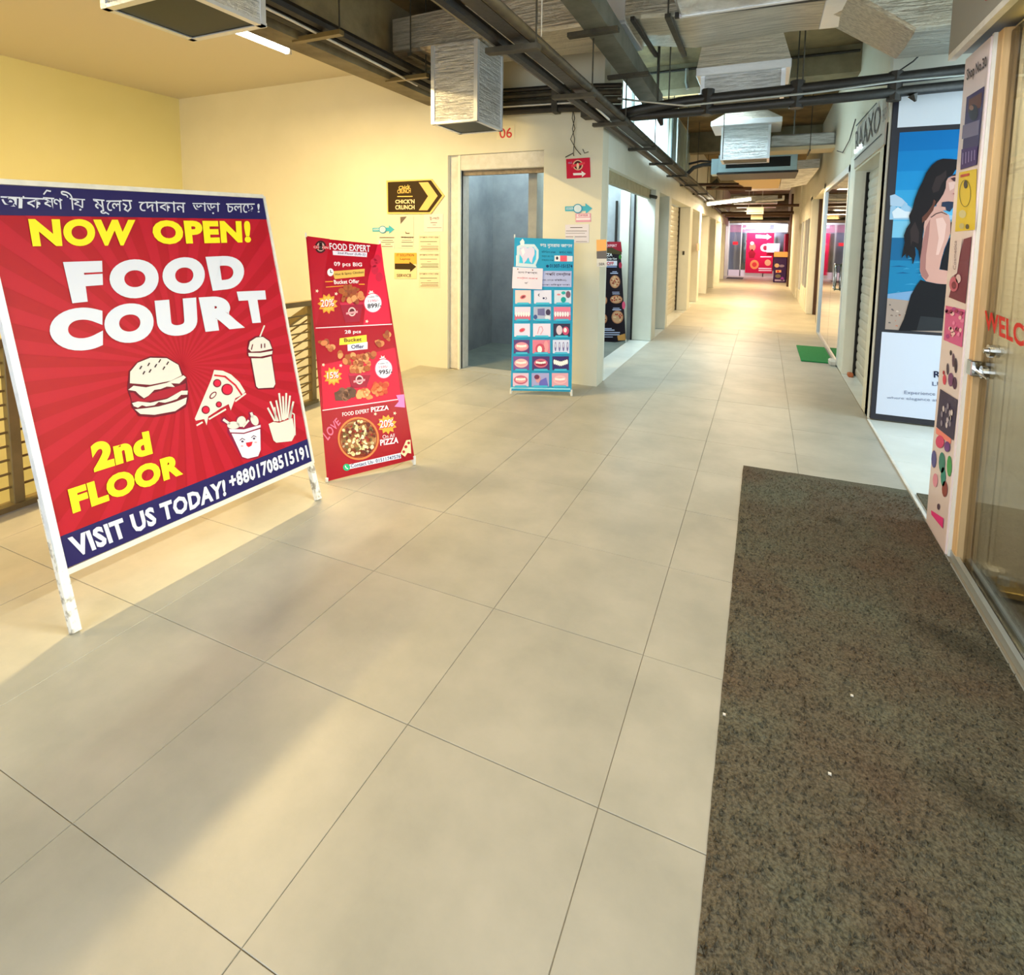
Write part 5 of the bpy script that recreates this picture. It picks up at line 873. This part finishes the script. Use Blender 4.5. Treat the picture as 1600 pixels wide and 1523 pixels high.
pa = thing('beam_pipe_run', 'dark pipes on steel brackets fixed along the stairwell beam', 'pipes', (-3.2, 3, 3.0))
obj('pipe', tube(B(), [(-3.20, -1, 3.08), (-3.2, 5.4, 3.03)], .045, 8), M_black, pa); obj('pipe', tube(B(), [(-3.08, -1, 3.10), (-3.08, 5.4, 3.05)], .045, 8), M_black, pa)
obj('white_conduit', tube(B(), [(-3.14, 2.2, 3.03), (-3.12, 3.1, 3.01), (-3.13, 4.3, 2.98), (-3.15, 4.7, 2.97)], .010, 6), M_offw, pa)
for y in (2.2, 3.35, 4.5): obj('bracket', bar(B(), (-3.36, y, 2.985), (-2.9, y, 2.985), .05, .035), M_olive, pa)
bm = B(); 
for y in (2.2, 3.35, 4.5): rod(bm, -2.92, y, 3.0)
obj('hanger_rod', bm, M_iron, pa)
fcn = thing('steel_channel', 'grey steel trunking beside the round drain pipe under the ceiling', 'trunking', (-1.0, 4.5, 2.9)); obj('body', bar(B(), (-1.12, 3.25, 3.02), (-1.18, 6.4, 3.02), .17, .15), mat('grey_trunking', (120, 120, 108), .5, metal=.3, c2=(96, 96, 86), scale=6), fcn)
for y in (3.9, 5.0): obj('bracket', bar(B(), (-1.34, y, 2.93), (-.98, y, 2.93), .06, .03), M_iron, fcn)
dp = thing('drain_pipe', 'thick dark drain pipe end with elbow hanging from the ceiling', 'pipe', (-1.1, 3.2, 2.9)); obj('pipe', tube(B(), [(-1.15, 3.2, 3.7), (-1.15, 3.2, 2.97)], .10, 16), mat('dark_plastic_pipe', (62, 66, 66), .4), dp, smooth=False); obj('elbow', tube(B(), [(-1.55, 3.2, 3.08), (-1.45, 3.2, 3.02), (-1.36, 3.2, 3.06), (-1.30, 3.2, 3.16), (-1.2, 3.2, 3.2)], .055, 10), M_black, dp)
o = obj('hanging_string', tube(B(), [(-1.30, 3.28, 3.25), (-1.30, 3.28, 2.72)], .004, 5), M_offw, None); tag(o, 'thin white cord hanging beside the drain pipe', 'cord')
o = obj('pink_ribbon', tube(B(), [(-2.22, 4.2, 3.6), (-2.21, 4.2, 3.45), (-2.22, 4.2, 3.32)], [.006, .006, .012], 6), flat((220, 90, 170)), None); tag(o, 'pink ribbon knot tied to the duct hanger wire', 'ribbon')
t = thing('dangling_wires', 'loose twisted wires dangling from the tray to the red wall sign', 'wires', (-1.78, 5.44, 2.3)); 
for d_ in (-.012, .014): obj('wire', tube(B(), [(-1.80 + d_ * .3, 5.42, 2.80), (-1.79 - d_, 5.42, 2.70), (-1.79 + d_, 5.43, 2.6), (-1.80 - d_ * 1.6, 5.44, 2.5), (-1.78 + d_, 5.45, 2.40), (-1.76 + d_ * 3, 5.46, 2.345)], .004, 5), M_black, t)
obj('hook', tube(B(), [(-1.88, 5.46, 2.33), (-1.80, 5.46, 2.365), (-1.79, 5.46, 2.34)], .005, 5), M_black, t); obj('hook', tube(B(), [(-1.70, 5.46, 2.40), (-1.68, 5.46, 2.36), (-1.64, 5.46, 2.37)], .004, 5), M_black, t)
t = thing('ceiling_beam_cable', 'dark cable running along the side of the concrete cross beam', 'cable', (0, 7.38, 3.6)); obj('cable', tube(B(), [(XL + .05, 7.38, 3.62), (XR - .02, 7.38, 3.62)], .015, 6), M_black, t); obj('bent_conduit', tube(B(), [(-.98, 7.36, 3.62), (-.98, 7.34, 3.45), (-.95, 7.3, 3.36)], .02, 6), M_alu, t)
t = thing('rusty_hanger', 'thin rusty hanger rods dropping between duct and black pipes', 'rod', (-.95, 5.6, 2.7)); bm = B(); rod(bm, -1.02, 5.7, 2.75); rod(bm, .20, 5.9, 2.5); rod(bm, -.62, 8.8, 2.7); obj('rods', bm, M_iron, t)
t = thing('steel_strap_bar', 'dark hanger bar under the duct with orange rust streaks', 'bar', (-.9, 4.7, 3.1)); obj('bar', bar(B(), (-.98, 4.3, 3.14), (-.95, 5.15, 3.12), .03, .03), M_black, t)
# far clutter pipes
t = thing('far_pipe_cluster', 'tangle of warm lit pipes under the ceiling deep in the corridor', 'pipes', (-.9, 14, 2.5))
for a, b, r_, m_ in (((-1.3, 11.6, 2.62), (-.5, 11.6, 2.60), .03, M_dkbrown), ((-1.2, 12.8, 2.66), (-.3, 12.8, 2.62), .04, M_dkbrown), ((-1.4, 17.4, 2.55), (.82, 17.4, 2.55), .04, M_dkbrown), ((-1.4, 18.6, 2.62), (.82, 18.6, 2.62), .04, M_iron), ((-1.4, 20.4, 2.5), (.82, 20.4, 2.5), .05, M_dkbrown), ((-1.4, 22.6, 2.52), (.85, 22.6, 2.52), .06, M_dkbrown), ((-1.4, 24.5, 2.46), (.85, 24.5, 2.46), .07, M_black), ((-.28, 16.6, 2.62), (.42, 16.6, 2.66), .03, M_offw), ((.4, 16.6, 2.66), (.4, 16.6, 2.76), .03, M_offw)): obj('pipe', tube(B(), [a, b], r_, 8), m_, t)
obj('valve_body', tube(B(), [(-1.05, 12.2, 2.62), (-.9, 12.2, 2.72)], [.07, .09], 8), M_iron, t); boxo('boxed_duct', -.95, .3, 18.9, 21.5, 2.72, 2.95, M_foil, t)
def tubelamp(label, a, b, group=None):
    a = Vector(a); b = Vector(b); t = thing('tube_light', label, 'light', (a + b) / 2, group)
    obj('tube', tube(B(), [a, b], .03 if a.y < 10 else .04, 10), M_tube, t); d = (b - a).normalized(); bt = obj('batten', bar(B(), a - d * .03 + Vector((0, 0, .045)), b + d * .03 + Vector((0, 0, .045)), .045, .04), M_white, t)  # tubes drawn thicker to stand in for their glare
    for q, k in ((a, -1), (b, 1)): obj('end_cap', bar(B(), q, q + d * k * .03, .05, .06), M_offw, bt)
    return t
tubelamp('lit fluorescent tube hung under the stairwell ceiling beside the beam', (-3.9, 2.62, 3.118), (-3.9, 3.80, 3.118)); area('tube_glow_stairwell', (-3.9, 3.2, 3.07), (-3.9, 3.2, 0), .05, 1.1, 128, WARM)
tubelamp('added fill tube out of view in the stairwell, near the far left wall', (-6.6, -.9, 3.36), (-6.6, .3, 3.36)); area('fill_stairwell_far', (-6.3, -.3, 3.3), (-6.6, 1.5, 0), 1.2, .3, 85, WARM)  # unseen tube added to light the left stairwell wall evenly
tubelamp('lit fluorescent tube slung across the corridor past the air unit', (-1.36, 15, 2.46), (-.36, 15, 2.57)); area('tube_glow_corridor', (-.86, 15, 2.44), (-.86, 15, 0), 1.0, .06, 120, WARM2)
tubelamp('lit fluorescent tube far down the corridor before the end', (-1.1, 21.5, 2.55), (-.3, 21.5, 2.6)); area('tube_glow_far', (-.5, 21.5, 2.48), (-.5, 21.5, 0), 1.0, .06, 120, WARM2); area('pale_area_end', (-.3, 26.6, 2.3), (-.3, 28, .8), 1.0, .3, 45, (1, .86, .98))  # the end area light stands alone, without a tube
tubelamp('added white fill tube out of view above the carpet near the camera', (-.9, 1.9, 3.0), (.3, 1.9, 3.0)); area('fill_near_corridor', (-.3, 1.9, 2.95), (-.3, 1.9, 0), 1.1, .06, 19, (.95, .99, 1))  # tube above the view, added as neutral fill for column and floor
area('warm_area_middle', (.2, 11.4, 2.45), (.2, 11.4, 0),   .9, .06, 60, WARM2)  # warm area light with no tube modelled here
t = thing('bulb_lamp', 'small bright cool lamp shining above the black pipes', 'light', (-.86, 8.0, 3.3)); obj('bulb', tube(B(), [(-.90, 8.1, 3.44), (-.90, 8.1, 3.40), (-.90, 8.1, 3.36)], [.02, .035, .015], 10), M_bulb, t); obj('holder', tube(B(), [(-.90, 8.1, 3.7), (-.90, 8.1, 3.44)], .012, 6), M_offw, t)
for x0, x1, y, z0, z1, lab, cc in ((-.46, -.06, 15.8, 2.24, 2.42, 'white hanging direction sign beside the corridor tube light', (244, 236, 214)), (-.5, -.1, 22.3, 2.36, 2.52, 'farther hanging sign over the corridor, partly in shade', (226, 206, 160))):
    t = thing('hanging_sign', lab, 'sign', ((x0 + x1) / 2, y, z0)); boxo('board', x0, x1, y, y + .02, z0, z1, flat(cc), t); bm = B(); rod(bm, x0 + .04, y + .01, z1, 3.7, .004); rod(bm, x1 - .04, y + .01, z1, 3.7, .004); obj('wire', bm, M_offw, t)
    if y < 20: s = Sheet((x0, y, z0), (1, 0, 0), (0, 0, 1), t); s.polyw([(.03, .03), (.37, .03), (.37, .045), (.03, .045)], (120, 100, 70), 0); s.flush()
t = thing('pillar_switch', 'small dark switch on the third left pillar', 'switch', (-1.6, 12.65, 1.25)); boxo('plate', -1.62, -1.58, 12.655, 12.668, 1.22, 1.30, M_iron, t)
t = thing('wall_cable', 'thin loose cable looping on the upper right wall near the shop sign', 'cable', (.86, 8, 2.8)); obj('wire', tube(B(), [(.872, 7.5, 2.90), (.86, 7.8, 2.72), (.86, 8.4, 2.66), (.87, 9.2, 2.80)], .006, 5), M_black, t); obj('wire', tube(B(), [(.9, 5.45, 2.86), (1.0, 5.45, 2.93), (1.08, 5.45, 3.02)], .006, 5), M_black, t)
# tall thin glazing rod on the left upper window
t = thing('threaded_rod', 'tall white rod standing beside the bright upper left window', 'rod', (-1.40, 9.7, 2.7)); obj('rod', tube(B(), [(-1.40, 9.7, 2.66), (-1.40, 9.7, 3.7)], .012, 6), M_white, t)
bpy.context.view_layer.update()
GRP = {'roller_shutter': 'roller shutters along the shop fronts', 'duct_outlet': 'foil duct outlets under the ceiling', 'tube_light': 'lit fluorescent tubes', 'paper_notice': 'paper notices on the back wall', 'arrow_sign': 'arrow signs on the back wall', 'lint_scrap': 'white scraps on the carpet', 'hanging_sign': 'signs hanging over the corridor'}
for o in list(S.objects):
    k = o.name.split('.')[0]
    if o.parent is None and k in GRP and o.get('category'): o['group'] = GRP[k]
